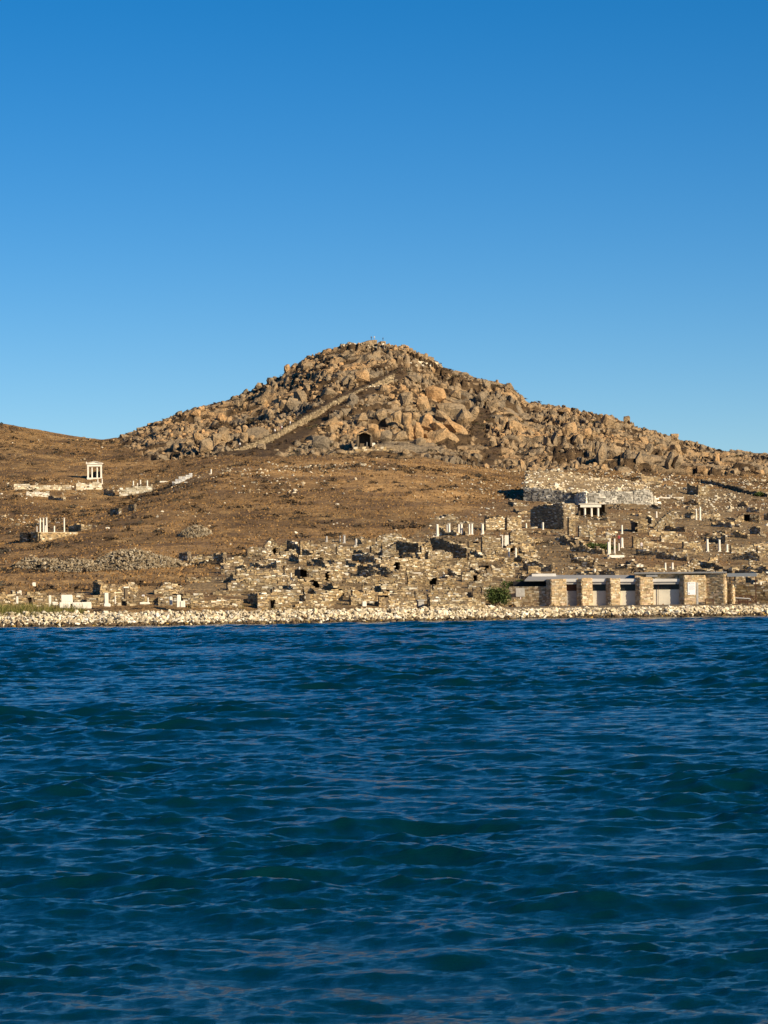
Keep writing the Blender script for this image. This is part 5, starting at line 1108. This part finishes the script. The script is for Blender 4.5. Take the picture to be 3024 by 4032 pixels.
# canopy and short stone walls on the right
can = empty('metal_canopy', (*B2(2920, 1), 1.36)); tag(can, 'flat blue grey metal canopy at the right end of the shelter', 'canopy')
def crel(o): o.location = -can.location; return o
mb = MB(); prism(mb, [B2(2863, .6), B2(2980, .2), B2(2980, 7), B2(2863, 7)], zpx(2900, 2270), zpx(2900, 2269.5) + .12); crel(mb.build('roof_sheet', 'metal', can))
mb = MB(); prism(mb, [B2(2863, .45), B2(2980, .05), B2(2980, .2), B2(2863, .6)], zpx(2900, 2270.5), zpx(2900, 2257)); crel(mb.build('fascia', 'metal', can))
for px in (2872, 2974): mb = MB(); prism(mb, [B2(px, 6.2), B2(px + 4, 6.2), B2(px + 4, 6.4), B2(px, 6.4)], BASE, zpx(2900, 2270.6)); crel(mb.build('post', 'darkwood', can))
mb = MB(); prism(mb, [B2(2862, 1.8), B2(2884, 1.2), B2(2893, 1.7), B2(2893, 2.4), B2(2862, 2.4)], BASE - .3, zpx(2880, 2297), (.22, .17, .1)); o = mb.build('garden_wall', 'stone'); tag(o, 'short stone wall stub under the metal canopy', 'wall')
veneer([B2(2862, 1.8), B2(2884, 1.2), B2(2893, 1.7)], BASE - .3, zpx(2880, 2296), rg, o)
bwx = [B2(2893, 12), B2(3120, 9)]; zz = zpx(2950, 2300, 10)
mb = MB(); prism(mb, [bwx[0], bwx[1], (bwx[1][0], bwx[1][1] + .6), (bwx[0][0], bwx[0][1] + .6)], BASE - .3, zz - .1, (.2, .15, .1)); o = mb.build('garden_wall', 'stone'); tag(o, 'rubble garden wall behind the picnic table at right', 'wall'); veneer(bwx, BASE - .3, zz, rg, o, .3, .5, .23, OCHRE)
# picnic table, rail, bench
pt = empty('picnic_table', (*B2(2925, -.2), 1.36), R(-12)); tag(pt, 'white topped picnic table tilted on the terrace at right', 'table'); mp = Yf(2925) / F
V, f = chipped(58 * mp, .85, .07, .02); marble_part('table_top', pt, xf(V, (0, 0, .72), 0, R(-12), R(4)), f, 'white')
for sx in (-1, 1):
    V, f = box_vf(sx * .6 - .06, sx * .6 + .06, -.3, .3, -.2, .70); marble_part('leg', pt, V, f, 'darkwood')
rl = empty('wooden_rail', (*B2(2935, 3.2), 1.36)); tag(rl, 'dark brown wooden rail with crossed slats behind the picnic table', 'rail')
for k in range(5):
    x = (k - 2) * .68; V, f = box_vf(x - .05, x + .05, -.05, .05, -.2, 1.15); marble_part('post', rl, V, f, 'darkwood')
    if k < 4:
        for s in (-1, 1):
            V, f = box_vf(-.45, .45, -.03 + .04 * s, .02 + .04 * s, -.045, .045); marble_part('slat', rl, xf(V, (x + .34, 0, .62), 0, 0, s * R(48)), f, 'darkwood')
for z_ in (.28, 1.08): V, f = box_vf(-1.5, 1.5, -.10, -.055, z_ - .05, z_ + .05); marble_part('handrail', rl, V, f, 'darkwood')
bn = empty('wooden_bench', (*B2(2793, -.35), 1.36)); tag(bn, 'dark wooden bench against the stone end wall', 'bench')
for k in range(3): V, f = box_vf(-.58, .58, -.22 + k * .15, -.10 + k * .15, .42, .46); marble_part('seat_slat', bn, V, f, 'darkwood')
for z_ in (.58, .74): V, f = box_vf(-.58, .58, .26, .30, z_ - .05, z_ + .05); marble_part('backrest_slat', bn, V, f, 'darkwood')
for sx in (-.5, .5):
    V, f = box_vf(sx - .05, sx + .05, -.2, -.12, -.3, .415); marble_part('leg', bn, V, f, 'darkwood'); V, f = box_vf(sx - .05, sx + .05, .2, .255, -.3, .8); marble_part('leg', bn, V, f, 'darkwood')
# poster on the last pier: printed heading, lines and a small mark
def pier_face(px, out): t = (px - 2695) / 83; return B2(px, .55 * t - out)
a, b = pier_face(2708, .14), pier_face(2739, .14); a2, b2 = pier_face(2708, .09), pier_face(2739, .09)
mb = MB(); prism(mb, [a, b, b2, a2], zpx(2720, 2342), zpx(2720, 2292)); bo = mb.build('notice_board', 'white'); tag(bo, 'white printed notice board on the right pier of the shelter', 'notice board')
def ink(u0, u1, y0, y1, nm='printed_line'):
    q = [pier_face(2708 + 31 * u, .146) for u in (u0, u1)] + [pier_face(2708 + 31 * u, .141) for u in (u1, u0)]
    mb = MB(); prism(mb, q, zpx(2720, y1), zpx(2720, y0)); o = mb.build(nm, 'ink', bo); return o
ink(.12, .26, 2294.5, 2298, 'printed_emblem'); ink(.34, .86, 2295.5, 2297); ink(.2, .8, 2303, 2304.2)
for k, y in enumerate((2309, 2313, 2317, 2321)): ink(.12, .88 - .12 * (k % 2), y, y + .8)
ink(.10, .22, 2333, 2338.5, 'printed_emblem')
# sign box on a post in front of the side wall
yb = .35; c2 = B2(2048, .9); sg = empty('sign_box', (c2[0], c2[1], 1.36)); tag(sg, 'grey box sign on a red and white post left of the shelter', 'sign'); ms = c2[1] / F
zb0 = P(2048, 2350, c2[1]).z - 1.36; zt0 = P(2048, 2315, c2[1]).z - 1.36
V, f = chipped(35 * ms, .5, zt0 - zb0, .03); marble_part('box', sg, xf(V, (0, -.1, zb0)), f, 'greyboard')
V, f = cyl(.09, .09, -.5, zb0 + .05, .05, -.15, 10); marble_part('post', sg, V, f, 'red'); V, f = box_vf(.0, .09, -.27, -.25, -.2, zb0 - .02); marble_part('stripe', sg, V, f, 'white')
# small white sign on the left bank
sp_ = hit(563, 2362); s2 = empty('small_sign', sp_); tag(s2, 'small white sign with dark marks on the left bank', 'sign'); V, f = box_vf(-.2, .2, -.03, .03, .15, .62); so2 = marble_part('panel', s2, V, f, 'white')
for (x, z_, w) in ((-.06, .32, .05), (.06, .48, .045), (-.08, .5, .03)): V, f = box_vf(x - w, x + w, -.036, -.031, z_ - w, z_ + w); marble_part('printed_mark', so2, V, f, 'ink')
V, f = box_vf(-.03, .03, -.03, .03, -.4, .149); marble_part('post', s2, V, f, 'greyboard')

# ================================================================== green bushes
def bush(px, base, w, h, label, cols, n=1400, Y=None, dep=1.0, lobes=5, leaf=.11, seed=0):
    p = hit(px, base) if Y is None else P(px, base, Y); m = p.y / F; rg = np.random.default_rng(int(px) + seed); W, Hh = w * m, h * m
    o = empty('green_bush', p); tag(o, label, 'bush', 'green bushes')
    ctr = np.stack([rg.uniform(-.36, .36, lobes) * W, rg.uniform(-.3, .3, lobes) * W * dep * .5, rg.uniform(.3, .6, lobes) * Hh], 1); rad = np.stack([rg.uniform(.18, .3, lobes) * W, rg.uniform(.25, .4, lobes) * W * dep * .6, rg.uniform(.38, .48, lobes) * Hh], 1)
    k = rg.integers(0, lobes, n); d = rg.normal(size=(n, 3)); d /= np.linalg.norm(d, axis=1)[:, None]
    c = ctr[k] + d * rad[k] * rg.uniform(.55, 1.08, (n, 1)); c[:, 2] = np.maximum(c[:, 2], .05)
    a = rg.normal(size=(n, 3)); a /= np.linalg.norm(a, axis=1)[:, None]; b = np.cross(a, rg.normal(size=(n, 3))); b /= np.linalg.norm(b, axis=1)[:, None]
    s = leaf * rg.uniform(.6, 1.5, (n, 1)); V = np.stack([c - a * s, c + b * s * .5, c + a * s, c - b * s * .5], 1).reshape(-1, 3)
    C = np.repeat(np.array(cols)[rg.integers(0, len(cols), n)] * rg.uniform(.6, 1.35, (n, 1)), 4, 0)
    fast_mesh('foliage', V, np.arange(4 * n).reshape(n, 4), C, 'plant', o)['kind'] = 'stuff'
    st = MB()
    for j in range(lobes):
        v, f = cyl(.06, .03, -.1, 1, 0, 0, 6); v = np.array(v); e = ctr[j]; v = np.stack([v[:, 0] + v[:, 2] * e[0], v[:, 1] + v[:, 2] * e[1], np.where(v[:, 2] > .5, e[2], -.1)], 1); st.add(v, f, (.12, .08, .05))
    st.build('stems', 'stone', o)
GR = [(.055, .085, .02), (.075, .11, .028), (.04, .065, .018), (.11, .13, .04)]
bush(1955, 2385, 100, 75, 'green bush on the shore between the coursed wall and the sign box', GR, 3400, Y=430, lobes=8)
bush(2025, 2318, 90, 36, 'top of a green bush spilling over the side wall of the shelter', GR, 1800, Y=446, lobes=6)
bush(2365, 2164, 110, 26, 'dark green shrub left of the clustered columns', GR, 1300, lobes=7, leaf=.16)
bush(3000, 1955, 70, 18, 'dark green shrub at the far right below the rocks', GR, 900, lobes=5, leaf=.2)
bush(465, 2372, 16, 12, 'tiny green plant right of the tall broken stele', GR, 300, lobes=3)
# low dry stone wall running down the right slope
wp = [(2765, 1902), (2850, 1918), (2935, 1940), (3030, 1958)]
for i in range(3):
    A, B = hit(*wp[i]), hit(*wp[i + 1]); ruin_wall(A, B, [.8, 1.0, .8], .9, .8, .3, (), 900 + i, '%s stretch of the dark dry stone field wall on the right slope' % ['upper', 'middle', 'lower'][i], OCHRE * .75, 'field_wall', .25, group='dry stone field wall')
for i, (a, b_, base) in enumerate([(2587, 2640, 1962), (2642, 2693, 1962)]): block((a + b_) / 2, base, base - 4, b_ - a - 3, '%s half of the thin white line of blocks right of the theatre' % ('left' if i == 0 else 'right'), 'marble_slab', 'block', 'white blocks among the ruins', .5, 0)
